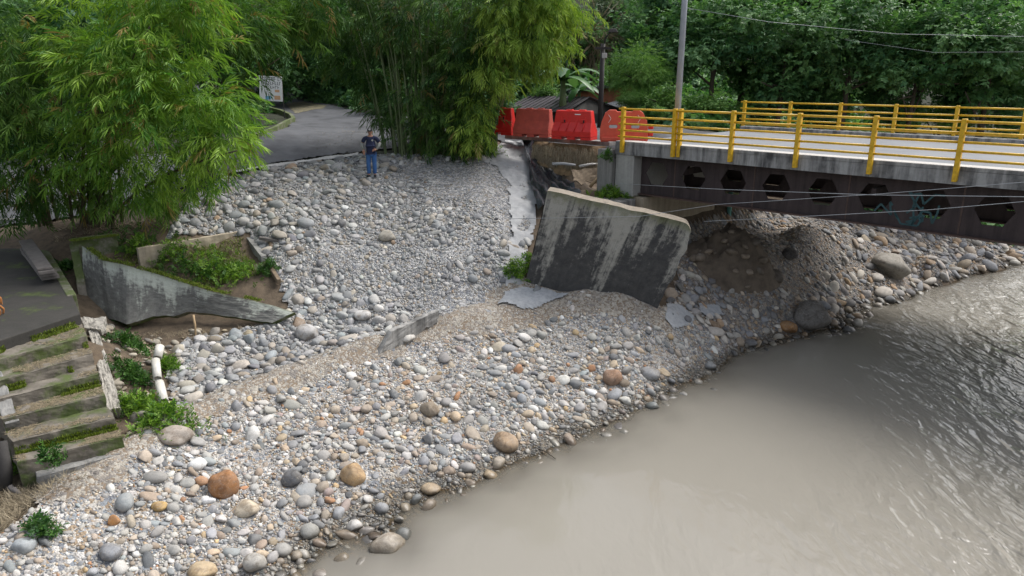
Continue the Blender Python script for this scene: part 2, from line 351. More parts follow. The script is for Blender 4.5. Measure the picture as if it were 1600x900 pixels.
SPOT += [(180, 715, .8), (130, 745, .85), (60, 790, .85), (20, 770, .9),
    (240, 660, .95), (330, 605, 1.0), (400, 575, 1.02), (470, 545, 1.08), (560, 515, 1.2), (600, 500, 1.32), (690, 482, 1.48), (770, 470, 1.5),
    (600, 450, 1.9), (600, 400, 2.6), (600, 350, 3.28), (600, 300, 4.05), (582, 277, 4.45), (640, 243, 5.0), (700, 242, 5.0), (520, 262, 4.65),
    (430, 265, 4.62), (430, 300, 4.15), (440, 350, 3.45), (450, 400, 2.75), (455, 450, 2.05), (455, 500, 1.5), (400, 545, 1.15),
    (345, 285, 4.35), (330, 330, 3.75), (300, 350, 3.5), (270, 370, 3.35), (520, 400, 2.7), (520, 450, 1.95), (520, 500, 1.35),
    (750, 255, 4.8), (740, 300, 4.1), (750, 350, 3.35), (760, 400, 2.65), (770, 450, 1.85), (800, 232, 5.15), (815, 300, 3.95), (808, 350, 3.25), (800, 400, 2.55), (800, 440, 2.0),
    (835, 232, 5.05), (850, 262, 4.55), (870, 290, 4.0), (920, 300, 3.7), (900, 265, 4.4), (935, 262, 4.4), (940, 310, 3.5),
    (860, 450, 1.75), (960, 470, 1.55), (1010, 480, 1.4),
    # under and beside the bridge
    (1060, 500, 1.0), (1060, 450, 1.55), (1085, 410, 2.05), (1130, 450, 1.25), (1130, 500, .6), (1180, 500, .45), (1150, 400, 2.15), (1250, 350, 2.55), (1250, 400, 1.6), (1250, 450, .75), (1200, 380, 2.15),
    (1350, 368, 2.0), (1350, 410, 1.05), (1450, 385, 1.35), (1430, 415, .55), (1550, 388, .85), (1600, 392, .35),
    # planter, foot of the left slab
    (170, 400, 2.9), (250, 402, 2.75), (330, 412, 2.5), (380, 437, 2.25), (402, 392, 2.7),
    (200, 512, 1.45), (260, 508, 1.45), (330, 508, 1.42), (400, 512, 1.42), (200, 490, 1.6), (260, 485, 1.65), (330, 485, 1.65), (390, 490, 1.6), (225, 570, 1.35), (215, 640, 1.05), (280, 560, 1.3), (330, 550, 1.25), (190, 600, 1.3), (270, 620, 1.02),
    # left road and bamboo foot
    (60, 343, 3.45), (-150, 352, 3.2), (130, 345, 3.6), (200, 345, 3.6), (250, 335, 3.75), (300, 312, 4.05), (345, 272, 4.5), (450, 253, 4.75), (570, 238, 4.97), (250, 272, 4.35),
    (400, 212, 5.6), (460, 185, 5.92), (440, 160, 6.3), (600, 185, 5.95), (590, 210, 5.5), (330, 215, 5.3)]
PTS = [P(*s) for s in SPOT]
for i, w in enumerate(WATER_W):
    a = WATER_W[max(i - 1, 0)]; b = WATER_W[min(i + 1, len(WATER_W) - 1)]; t = (b - a).normalized(); nrm = Vector((t.y, -t.x, 0))
    PTS += [w.copy(), w + nrm * 1.2 + Vector((0, 0, -.2)), w + nrm * 4 + Vector((0, 0, -1.1))]
WX = [  # world x, y, z
    (-12.6, 15.2, 2.35), (-9.3, 15.3, 2.2), (-12, 12.6, .95), (-9.6, 12.6, .9), (-14, 20, 2.5), (-12.2, 19.3, 2.5), (-17, 15, 2.4), (-14, 11.5, .9), (-20, 10, .9), (-20, 24, 3.0), (-17, 20, 2.5), (-22, 18, 2.5), (-13.2, 24, 3.5), (-20, 25, 3.3),
    (-1, 30.6, 5.62), (1.2, 29.3, 5.62), (3.0, 28.2, 5.62), (3.2, 30, 5.7), (0.8, 28.6, 4.75), (2.5, 27.6, 4.5), (-1.2, 29.9, 5.2),
    (6, 31, 5.7), (9, 35, 5.7), (4, 36, 5.75), (-3, 33, 5.7), (-2, 38, 5.8), (9, 41, 5.2), (0, 50, 6.5), (12, 52, 6.5), (14, 38, 3.6), (16, 36, 2.6), (20, 42, 3.2), (26, 52, 4), (-10, 52, 7), (-25, 45, 7), (-20, 33, 5.2), (-30, 33, 5),
    (0, 62, 12), (15, 64, 11), (30, 64, 9), (-20, 62, 13), (-34, 55, 11), (45, 78, 14), (15, 80, 24), (-10, 80, 26), (-45, 80, 26), (-45, 40, 6), (-45, 20, 3), (-45, 0, 1), (-20, 2, .6), (-12, 5, .5), (-5, 0, -1.2), (30, 0, -1.5), (60, 0, -1.5), (60, 40, -1.5), (40, 25, -1.5), (75, 80, 0), (75, 45, -1.5), (20, 12, -1.5), (8, 12, -1.3), (30, 30, -1.3)]
PTS += [Vector(w) for w in WX]
for n in (-.4, 2, 4.5, 7, 9.6):                          # ground in front of and behind the abutment
    PTS.append(BP(1.35, n, 2.1 if n > 1 else 2.3)); PTS.append(BP(2.4, n, 1.9)); PTS.append(BP(-.6, n, 5.55 if n > .5 else 4.2))
GX0, GX1, GY0, GY1, GS = -45.0, 75.0, 0.0, 80.0, 0.1
NX, NY = int((GX1 - GX0) / GS) + 1, int((GY1 - GY0) / GS) + 1
cd = delaunay_2d_cdt([Vector((p.x, p.y)) for p in PTS], [], [], 0, 1e-4)
cv = np.array([(v.x, v.y) for v in cd[0]]); cz = np.array([PTS[o[0]].z for o in cd[3]])
HG = np.full((NY, NX), -1.5)
for f in cd[2]:
    i, j, k = f[0], f[1], f[2]; A, B, C = cv[i], cv[j], cv[k]
    det = (B[0] - A[0]) * (C[1] - A[1]) - (C[0] - A[0]) * (B[1] - A[1])
    if abs(det) < 1e-9: continue
    x0 = max(0, int((min(A[0], B[0], C[0]) - GX0) / GS)); x1 = min(NX - 1, int((max(A[0], B[0], C[0]) - GX0) / GS) + 1)
    y0 = max(0, int((min(A[1], B[1], C[1]) - GY0) / GS)); y1 = min(NY - 1, int((max(A[1], B[1], C[1]) - GY0) / GS) + 1)
    gx, gy = np.meshgrid(GX0 + np.arange(x0, x1 + 1) * GS, GY0 + np.arange(y0, y1 + 1) * GS)
    w1 = ((gx - A[0]) * (C[1] - A[1]) - (C[0] - A[0]) * (gy - A[1])) / det
    w2 = ((B[0] - A[0]) * (gy - A[1]) - (gx - A[0]) * (B[1] - A[1])) / det
    ins = (w1 >= -1e-6) & (w2 >= -1e-6) & (w1 + w2 <= 1 + 1e-6)
    sub = HG[y0:y1 + 1, x0:x1 + 1]; zz = cz[i] + w1 * (cz[j] - cz[i]) + w2 * (cz[k] - cz[i]); sub[ins] = zz[ins]
def blur(a, r):
    for ax in (0, 1):
        p = np.concatenate([np.repeat(a.take([0], ax), r, ax), a, np.repeat(a.take([-1], ax), r + 1, ax)], ax)
        cs = np.cumsum(p, ax); n = a.shape[ax]
        a = (cs.take(np.arange(2 * r, 2 * r + n), ax) - (np.concatenate([np.zeros_like(cs.take([0], ax)), cs], ax)).take(np.arange(0, n), ax)) / (2 * r + 1)
    return a
for _ in range(3): HG = blur(HG, 2)
gxx, gyy = np.meshgrid(GX0 + np.arange(NX) * GS, GY0 + np.arange(NY) * GS)
HG = HG + (fbm(gxx * .9, gyy * .9, 4) - .5) * .22 * np.clip(1 - np.abs(gyy - 18) / 40, .2, 1) + (fbm(gxx * 3.1 + 9, gyy * 3.1, 2) - .5) * .07
_cr = [P(*c) for c in CREST]
def _dl(x, y, line):
    d = np.full(np.shape(x), 1e9)
    for a, b in zip(line[:-1], line[1:]):
        ex, ey = b[0] - a[0], b[1] - a[1]; L = ex * ex + ey * ey + 1e-9
        t = np.clip(((x - a[0]) * ex + (y - a[1]) * ey) / L, 0, 1); d = np.minimum(d, np.hypot(x - a[0] - t * ex, y - a[1] - t * ey))
    return d
_j0, _j1, _i0, _i1 = 60, 300, 330, 560
_d = _dl(gxx[_j0:_j1, _i0:_i1], gyy[_j0:_j1, _i0:_i1], _cr[3:16])
HG[_j0:_j1, _i0:_i1] += np.exp(-(_d / .42) ** 2) * (.20 + .22 * (fbm(gxx[_j0:_j1, _i0:_i1] * 1.6, gyy[_j0:_j1, _i0:_i1] * 1.6, 3) - .5)) - np.exp(-((_d - .9) / .4) ** 2) * 0.0
def H(x, y):
    fx = np.clip((np.asarray(x, float) - GX0) / GS, 0, NX - 1.001); fy = np.clip((np.asarray(y, float) - GY0) / GS, 0, NY - 1.001)
    i = fx.astype(int); j = fy.astype(int); a = fx - i; b = fy - j
    return (HG[j, i] * (1 - a) + HG[j, i + 1] * a) * (1 - b) + (HG[j + 1, i] * (1 - a) + HG[j + 1, i + 1] * a) * b
def Hf(x, y): return float(H(x, y))
def in_poly(x, y, poly):
    x = np.asarray(x); y = np.asarray(y); r = np.zeros(x.shape, bool); n = len(poly)
    for i in range(n):
        ax, ay = poly[i][0], poly[i][1]; bx, by = poly[(i + 1) % n][0], poly[(i + 1) % n][1]
        if ay == by: continue
        r ^= ((ay > y) != (by > y)) & (x < (bx - ax) * (y - ay) / (by - ay) + ax)
    return r
def dist_line(x, y, line):
    d = np.full(np.shape(x), 1e9)
    for a, b in zip(line[:-1], line[1:]):
        ex, ey = b[0] - a[0], b[1] - a[1]; L = ex * ex + ey * ey + 1e-9
        t = np.clip(((x - a[0]) * ex + (y - a[1]) * ey) / L, 0, 1); d = np.minimum(d, np.hypot(x - a[0] - t * ex, y - a[1] - t * ey))
    return d
def PH(px, py):
    """where the sight line through a pixel first meets the ground"""
    d = ray(px, py); lo = 5.0; t = lo
    while t < 80:
        if CAM_Z + d[2] * t < Hf(d[0] * t, d[1] * t): break
        t += .1
    a, b = t - .1, t
    for _ in range(12):
        m = (a + b) / 2
        if CAM_Z + d[2] * m < Hf(d[0] * m, d[1] * m): b = m
        else: a = m
    return Vector((d[0] * b, d[1] * b, CAM_Z + d[2] * b))

# zones of the bank (plan outlines)
def outline(px): return [PH(*p)[:2] for p in px]
w_off = []
for i, w in enumerate(WATER_W[:-3]):
    a = WATER_W[max(i - 1, 0)]; b = WATER_W[min(i + 1, len(WATER_W) - 1)]; t = (b - a).normalized(); w_off.append((w.x + t.y * 1.0, w.y - t.x * 1.0))
i_split = 13                                             # waterline index where the lower bank ends
slab_foot = [PH(1035, 492)[:2]]
Z_BANK = [tuple(v) for v in w_off[:i_split + 2]] + [tuple(PH(1110, 520)[:2])] + slab_foot + [tuple(c[:2]) for c in CREST_W[::-1][2:]]
Z_SLOPE = [tuple(c[:2]) for c in CREST_W[6:-2]] + outline([(1000, 470), (815, 440), (840, 300), (835, 235), (800, 228), (745, 246), (640, 241), (572, 242), (450, 258), (330, 290), (275, 345), (262, 372), (390, 362), (410, 390), (455, 485), (400, 510), (290, 530), (262, 580), (275, 640)])
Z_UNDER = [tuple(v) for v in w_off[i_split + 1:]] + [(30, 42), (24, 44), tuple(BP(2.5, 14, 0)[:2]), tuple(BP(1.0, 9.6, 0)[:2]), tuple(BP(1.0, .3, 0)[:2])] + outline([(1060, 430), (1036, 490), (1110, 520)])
# ground meshes
def ground_piece(name, mask_fn, mat, x0, x1, y0, y1, step, kind='structure'):
    xs = np.arange(x0, x1 + 1e-6, step); ys = np.arange(y0, y1 + 1e-6, step); gx, gy = np.meshgrid(xs, ys); gz = H(gx, gy)
    nx, ny = len(xs), len(ys); idx = np.arange(nx * ny).reshape(ny, nx)
    Fq = np.stack([idx[:-1, :-1], idx[:-1, 1:], idx[1:, 1:], idx[1:, :-1]], -1).reshape(-1, 4)
    cx = (gx[:-1, :-1] + step / 2).ravel(); cy = (gy[:-1, :-1] + step / 2).ravel(); keep = mask_fn(cx, cy); Fq = Fq[keep]
    V = np.stack([gx.ravel(), gy.ravel(), gz.ravel()], 1); used = np.unique(Fq); rm = np.full(len(V), -1); rm[used] = np.arange(len(used))
    o = obj_np(name, V[used], rm[Fq], mat, smooth=True); tag(o, kind=kind); return o
NEAR = lambda x, y: (x > -30) & (x < 30) & (y > 6) & (y < 60)
zb = lambda x, y: in_poly(x, y, Z_BANK); zs = lambda x, y: in_poly(x, y, Z_SLOPE) & ~zb(x, y); zu = lambda x, y: in_poly(x, y, Z_UNDER) & ~zb(x, y) & ~zs(x, y)
crest2 = [tuple(c[:2]) for c in CREST_W]
ridge = lambda x, y: dist_line(x, y, crest2[3:17]) < .40 + .75 * np.clip(fbm(x * 1.3, y * 1.3, 3) - .28, 0, 1) + .25 * np.exp(-((x - 1.0) / 2.2) ** 2)
tag(ground_piece('sand_ridge', lambda x, y: ridge(x, y), M['sand'], -16, 26, 6, 38, .1), kind='structure').location.z = .012
g_bank = ground_piece('river_bank', lambda x, y: zb(x, y), M['g_bank'], -16, 26, 6, 38, .2)
g_slope = ground_piece('gravel_slope', lambda x, y: zs(x, y), M['g_slope'], -16, 26, 6, 38, .2)
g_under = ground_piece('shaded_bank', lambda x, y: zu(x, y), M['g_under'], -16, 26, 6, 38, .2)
FOREST = lambda x, y: ((x - BR0.x) * BN.x + (y - BR0.y) * BN.y > 9.7) & (y > 32) | (y > 40) | ((y > 24.5 + np.clip((x + 12) * .5, 0, 9)) & (x < -4))
ground_piece('ground', lambda x, y: NEAR(x, y) & ~FOREST(x, y), M['soil'], -30, 30, 6, 60, .25).location.z = -.035
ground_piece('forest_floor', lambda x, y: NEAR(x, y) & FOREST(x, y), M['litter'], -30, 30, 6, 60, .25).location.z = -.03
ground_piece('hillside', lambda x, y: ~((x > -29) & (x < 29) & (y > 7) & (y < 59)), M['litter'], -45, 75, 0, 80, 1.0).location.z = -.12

# ------------------------------------------------------------------ water
def water():
    t = NT('muddy_water'); v = t.coord('Position')
    at = t.node('ShaderNodeAttribute', attribute_name='col'); sep = t.node('ShaderNodeSeparateColor'); t.link(at.outputs['Color'], sep.inputs[0])
    n = t.noise(v, .25, 3); c = t.mix(n, (.235, .22, .186), (.272, .255, .218)); t.color(c)
    t.rough(.06); t.b.inputs['IOR'].default_value = 1.333
    fl = t.node('ShaderNodeMapping'); fl.inputs['Rotation'].default_value = (0, 0, R(-45)); fl.inputs['Scale'].default_value = (1.0, .45, 1)
    g = t.node('ShaderNodeNewGeometry'); t.link(g.outputs['Position'], fl.inputs[0])
    w1 = t.noise(fl.outputs[0], 1.5, 2, .5, 1.0); w2 = t.noise(fl.outputs[0], 4.2, 2, .5, .7); w3 = t.noise(fl.outputs[0], 10, 2, .5, .5)
    h = t.math('ADD', t.math('ADD', w1, t.math('MULTIPLY', w2, .42)), t.math('MULTIPLY', w3, .09))
    amp = t.math('MULTIPLY_ADD', sep.outputs[1], 1.0, .018)
    b = t.bump(t.math('MULTIPLY', h, amp), 1.0, .42)
    tr = t.node('ShaderNodeBsdfTransparent'); tr.inputs[0].default_value = (.62, .55, .44, 1)
    mx = t.node('ShaderNodeMixShader'); t.link(sep.outputs[0], mx.inputs[0]); t.link(tr.outputs[0], mx.inputs[1]); t.link(t.b.outputs[0], mx.inputs[2]); t.link(mx.outputs[0], t.out.inputs['Surface'])
    xs = np.arange(-24, 75, .25); ys = np.arange(0, 80, .25); gx, gy = np.meshgrid(xs, ys); z = H(gx, gy)
    idx = np.arange(gx.size).reshape(gx.shape); Fq = np.stack([idx[:-1, :-1], idx[:-1, 1:], idx[1:, 1:], idx[1:, :-1]], -1).reshape(-1, 4)
    keep = (z.ravel()[Fq].min(1) < .12); Fq = Fq[keep]
    dshore = dist_line(gx, gy, [tuple(w[:2]) for w in WATER_W])
    depth = np.clip(-z, 0, 3); alpha = 1 - np.exp(-depth * 9)
    # rougher where the current runs, in mid-stream and in the riffle below the bridge
    mid = np.clip((dshore - 2.2) / 6.5, 0, 1) ** 1.3; rif = np.clip((gx - 4.5) / 9, 0, 1)
    rip = np.clip(mid * (.18 + .9 * rif) + .6 * np.clip((gx - 11) / 6, 0, 1) * np.clip(dshore / 2, 0, 1), 0, 1) * (.55 + .9 * fbm(gx * .35, gy * .35, 3))
    zz = (fbm((gx + gy) * .25, (gx - gy) * .7, 3) - .5) * .22 * rip
    V = np.stack([gx.ravel(), gy.ravel(), zz.ravel()], 1); col = np.stack([alpha.ravel(), rip.ravel(), dshore.ravel() * 0], 1)
    used = np.unique(Fq); rm = np.full(len(V), -1); rm[used] = np.arange(len(used))
    tag(obj_np('river_water', V[used], rm[Fq], t.m, smooth=True, col=col[used]), kind='structure')
water()

# ------------------------------------------------------------------ roads and patio
def drape(name, poly, mat, lift, step=.35, kind='structure', rough=0.0, seed=0):
    xs0, xs1 = min(p[0] for p in poly), max(p[0] for p in poly); ys0, ys1 = min(p[1] for p in poly), max(p[1] for p in poly)
    xs = np.arange(xs0 - step, xs1 + step, step); ys = np.arange(ys0 - step, ys1 + step, step); gx, gy = np.meshgrid(xs, ys)
    gz = H(gx, gy) + lift + (fbm(gx * 2.3 + seed, gy * 2.3, 4) - .5) * rough
    idx = np.arange(gx.size).reshape(gx.shape); Fq = np.stack([idx[:-1, :-1], idx[:-1, 1:], idx[1:, 1:], idx[1:, :-1]], -1).reshape(-1, 4)
    cx_, cy_ = (gx[:-1, :-1] + step / 2).ravel(), (gy[:-1, :-1] + step / 2).ravel()
    if rough: cx_, cy_ = cx_ + (fbm(cx_ * 3 + seed, cy_ * 3, 3) - .5) * rough * 2, cy_ + (fbm(cx_ * 3, cy_ * 3 + 50 + seed, 3) - .5) * rough * 2
    keep = in_poly(cx_, cy_, poly); Fq = Fq[keep]
    V = np.stack([gx.ravel(), gy.ravel(), gz.ravel()], 1); used = np.unique(Fq); rm = np.full(len(V), -1); rm[used] = np.arange(len(used))
    o = obj_np(name, V[used], rm[Fq], mat, smooth=True)
    if kind: tag(o, kind=kind)
    return o
ROAD = [P(345, 272, 4.5), P(450, 253, 4.75), P(572, 238, 4.97), Vector((-4.2, 30.6, 5.1)), Vector((-1.3, 31, 5.7)), Vector((1.2, 29.6, 5.7)), Vector((3.4, 28.3, 5.7)), BP(-.2, 1.0, 0), BP(-.2, 9.0, 0),
    Vector((5, 36.5, 0)), Vector((-3, 40, 0)), P(600, 184, 5.98), P(520, 171, 6.15), P(440, 156, 6.35), Vector((-26, 56, 0)), Vector((-26, 48, 0)), P(430, 178, 5.95), P(458, 186, 5.92), P(452, 200, 5.7), P(400, 214, 5.6), P(330, 222, 5.4), Vector((-19, 31.5, 0)), Vector((-30, 28.5, 0)), Vector((-30, 23.4, 0)), P(0, 352, 3.3), P(80, 345, 3.45), P(200, 310, 3.95)]
drape('road', [tuple(p[:2]) for p in ROAD], M['asphalt'], .045, .15)
# worn yellow triangle on the junction, kerbed bed by the sign
drape('road_marking', [tuple(P(x, y, 5.9)[:2]) for x, y in ((447, 172), (470, 171), (512, 178), (505, 180), (462, 182))], M['yellow_line'], .056, .1)
drape('road_marking', [tuple(P(x, y, z)[:2]) for x, y, z in ((345, 274, 4.5), (450, 256, 4.75), (560, 241.5, 4.95), (560, 240, 4.95), (450, 254.4, 4.75), (345, 272, 4.5))], M['kerb'], .058, .05)

def path_wall(pts, h, w, mb=None, down=.3):
    mb = mb or MB()
    for a, b in zip(pts[:-1], pts[1:]):
        za, zb_ = Hf(a[0], a[1]), Hf(b[0], b[1])
        d = (Vector((b[0], b[1], 0)) - Vector((a[0], a[1], 0))).normalized(); s = Vector((d.y, -d.x, 0)) * w / 2
        A = Vector((a[0], a[1], 0)); B = Vector((b[0], b[1], 0)); vs = []
        for p, z in ((A, za), (B, zb_)):
            for sg in (-1, 1):
                for zz in (z - down, z + h): vs.append(p + s * sg + Vector((0, 0, zz)))
        mb.add(vs, [(0, 1, 3, 2), (4, 6, 7, 5), (0, 4, 5, 1), (2, 3, 7, 6), (1, 5, 7, 3), (0, 2, 6, 4)])
    return mb
kb = path_wall([P(x, y, z) for x, y, z in ((372, 218, 5.5), (400, 213, 5.6), (430, 206, 5.65), (450, 198, 5.7), (459, 190, 5.85), (455, 184, 5.95), (440, 179, 6.0), (420, 177, 6.0))], .22, .18).build('road_kerb', M['conc_moss'])
tag(kb, 'curved low concrete kerb round the planted bed beside the sign', 'kerb')

# ------------------------------------------------------------------ bridge
bridge = tag(empty('bridge', BP(0, 0, 4.1)), 'road bridge with yellow railings on a dark steel girder with hexagonal holes', 'bridge')
LEN = 34.0; WID = 9.35
BM = lambda s, n, z: Matrix.Translation(BP(s, n, z)) @ Matrix((BD, BN, Vector((0, 0, 1)))).transposed().to_4x4()
def bbox_(mb, s0, s1, n0, n1, z0, z1):
    return mb.box(BP((s0 + s1) / 2, (n0 + n1) / 2, (z0 + z1) / 2), (s1 - s0, n1 - n0, z1 - z0), Matrix((BD, BN, Vector((0, 0, 1)))).transposed())
M['slab_face'] = m_concrete('grimy_slab_edge', (.33, .33, .325), (.05, .05, .052), .95, zs=.5)
bbox_(MB(), -.35, LEN, .08, WID - .08, 5.465, 5.80).build('deck_slab', M['slab_face'], bridge)
bbox_(MB(), -.35, LEN, .08, .62, 5.803, 5.90).build('kerb', M['slab_face'], bridge, bevel=.015)
bbox_(MB(), -.34, LEN - .01, .10, .60, 5.903, 5.907).build('kerb_top', M['kerb'], bridge)
bbox_(MB(), -.35, LEN, WID - .62, WID - .08, 5.803, 6.0).build('kerb', M['slab_face'], bridge, bevel=.015)
bbox_(MB(), -.35, LEN, .624, WID - .624, 5.803, 5.83).build('road_surface', M['deck'], bridge)
# girders: castellated web with hexagonal openings, flanges, splice seams
def hexa(cx, cz, w, h): return [(cx - w / 2, cz), (cx - w / 4, cz - h / 2), (cx + w / 4, cz - h / 2), (cx + w / 2, cz), (cx + w / 4, cz + h / 2), (cx - w / 4, cz + h / 2)]
HX0, HSP = 1.08, 1.395
for gi, n in enumerate((.55, 3.3, 6.05, 8.8)):
    holes = [hexa(HX0 + HSP * k, 4.86, .88, .74) for k in range(23)]
    Mx = Matrix.Translation(BP(0, n, 0)) @ Matrix((BD, Vector((0, 0, 1)), BN)).transposed().to_4x4()
    g = MB().prism([[(.45, 4.16), (LEN, 4.16), (LEN, 5.46), (.45, 5.46)]] + holes, .025, Mx).build('girder_web', M['steel'], bridge)
    bbox_(MB(), .45, LEN, n - .16, n + .185, 4.118, 4.158).build('lower_flange', M['steel_edge'], g)
    if gi == 0:
        for k in range(0, 12): bbox_(MB(), HX0 + HSP * (2 * k + .5) - .02, HX0 + HSP * (2 * k + .5) + .02, n - .012, n - .002, 4.162, 5.458).build('splice_seam', M['steel_edge'], g)
        gr = MB(); rg = random.Random(3)
        s0 = HX0 + HSP * 5.18
        for k in range(9):
            pts = [(s0 + rg.uniform(0, .95), 4.25 + rg.uniform(0, .85))]
            for _ in range(4): pts.append((pts[-1][0] + rg.uniform(-.3, .3), min(5.1, max(4.25, pts[-1][1] + rg.uniform(-.4, .4)))))
            for a, b in zip(pts[:-1], pts[1:]):
                A, B = BP(a[0], n - .006, a[1]), BP(b[0], n - .006, b[1])
                if (A - B).length > .05: gr.bar(A, B, .05, .004, up=BN)
        gr.build('graffiti', M['graffiti'], g)
    if gi < 3:
        for s in (2.0, 8.0, 14.0, 20.0, 26.0): bbox_(MB(), s - .06, s + .06, n + .03, n + 2.7, 4.9, 5.1).build('cross_brace', M['steel'], bridge)
# railings
post = bbox_(MB(), -.055, .055, -.075, .07, 5.54, 7.04).build('railing_post', M['yellow'], bridge, bevel=.012)
post_n = 1
def add_post(s, n, z=0): return share(post, 'railing_post', bridge, loc=BD * s + BN * n + Vector((0, 0, z)))
RZ = (6.975, 6.71, 6.49, 6.28, 6.075)
rail = MB().tube([BP(-.18, -.005, 6.975), BP(2.0, -.005, 6.975)], .032, 8).build('rail', M['yellow'], bridge, smooth=True)
rail2 = MB().tube([BP(0, -.005, 6.975), BP(2.0, -.005, 6.975)], .032, 8).build('rail', M['yellow'], bridge, smooth=True)
rail2.location = BD * 2.0
for k in range(1, 17): add_post(2.0 * k, 0)
add_post(2.15, .10)
for k in range(0, 16):
    for i, z in enumerate(RZ):
        if (k == 0 and i == 0) or (k == 1 and i == 0): continue
        share(rail if k == 0 else rail2, 'rail', bridge, loc=BD * 2.0 * k + Vector((0, 0, z - RZ[0])))
for k in range(0, 17): add_post(-.43 + 2.0 * k, 9.19)
for k in range(0, 16):
    for z in RZ: share(rail if k == 0 else rail2, 'rail', bridge, loc=BD * (-.43 + 2.0 * k) + BN * 9.19 + Vector((0, 0, z - RZ[0])))
# abutment
bbox_(MB(), -.2, .8, .25, 5.1, 1.8, 4.05).build('abutment_wall', M['conc_brown'], bridge, bevel=.02)
bbox_(MB(), -.3, .62, 5.12, 9.6, 1.8, 4.1).build('abutment_wall', M['conc_moss'], bridge, bevel=.02)
bbox_(MB(), -.34, .42, .12, 9.2, 4.06, 5.46).build('back_wall', M['conc_clean'], bridge, bevel=.02)
bbox_(MB(), -.95, -.37, -.12, .5, 2.6, 5.62).build('wing_column', M['conc'], bridge, bevel=.03)
bbox_(MB(), -.95, .6, -.75, .1, 2.6, 4.02).build('footing', M['conc_dark'], bridge, bevel=.04)
MB().tube([BP(.95, 6.0, 1.9), BP(.95, 6.0, 4.1)], .09, 10).build('drain_pipe', M['teal'], bridge, smooth=True)

# ------------------------------------------------------------------ broken concrete slabs
def slab_from_quad(name, tl, tr, br, bl, th, mats, nu=48, nv=30, seed=0, edge=.05, curve=None, parent=None):
    """wall panel between four corners, broken edges, real thickness; uv: u metres along, v 0 bottom .. 1 top"""
    tl, tr, br, bl = map(Vector, (tl, tr, br, bl)); u = np.linspace(0, 1, nu); v = np.linspace(0, 1, nv); U, Vv = np.meshgrid(u, v)
    q = lambda a: np.array(a)
    Pn = (q(bl)[None, None] * ((1 - U) * (1 - Vv))[..., None] + q(br) * (U * (1 - Vv))[..., None] + q(tl) * ((1 - U) * Vv)[..., None] + q(tr) * (U * Vv)[..., None])
    nrm = ((tr + br) / 2 - (tl + bl) / 2).cross((tl + tr) / 2 - (bl + br) / 2).normalized()      # towards the viewer side
    up = ((tl + tr) / 2 - (bl + br) / 2).normalized(); rt = ((tr + br) / 2 - (tl + bl) / 2).normalized()
    e1 = (fbm(U * 9 + seed, Vv * 0 + 3 + seed, 4) - .5) * edge * 4
    e2 = (fbm(Vv * 7 + seed, U * 0 + 7 + seed, 4) - .5) * edge * 4
    Pn += q(up) * (e1 * (.25 * Vv ** 6 + (1 - Vv) ** 6))[..., None] + q(rt) * (e2 * (U ** 8 + (1 - U) ** 8 * .3))[..., None]
    if curve is not None: Pn += q(up) * curve(U, Vv)[..., None]
    nz = (fbm(U * 14 + seed, Vv * 9, 4) - .5) * .05
    front = Pn + q(nrm) * nz[..., None]; back = Pn - q(nrm) * (th + nz)[..., None]
    V = np.concatenate([front.reshape(-1, 3), back.reshape(-1, 3)]); N = nu * nv; idx = np.arange(N).reshape(nv, nu)
    Ff = np.stack([idx[:-1, :-1], idx[:-1, 1:], idx[1:, 1:], idx[1:, :-1]], -1).reshape(-1, 4); Fb = Ff[:, ::-1] + N
    rim = list(idx[0, :]) + list(idx[1:, -1]) + list(idx[-1, -2::-1]) + list(idx[-2:0, 0])
    Fr = np.array([(a, a + N, b + N, b) for a, b in zip(rim, rim[1:] + rim[:1])])
    L = (tr - tl).length; uv = np.concatenate([np.stack([U.ravel() * L, Vv.ravel()], 1)] * 2)
    mi = [0] * len(Ff) + [1] * len(Fb) + [1] * len(Fr)
    o = obj_np(name, V, np.concatenate([Ff, Fb, Fr]), mats, uv=uv, midx=mi, parent=parent); return o
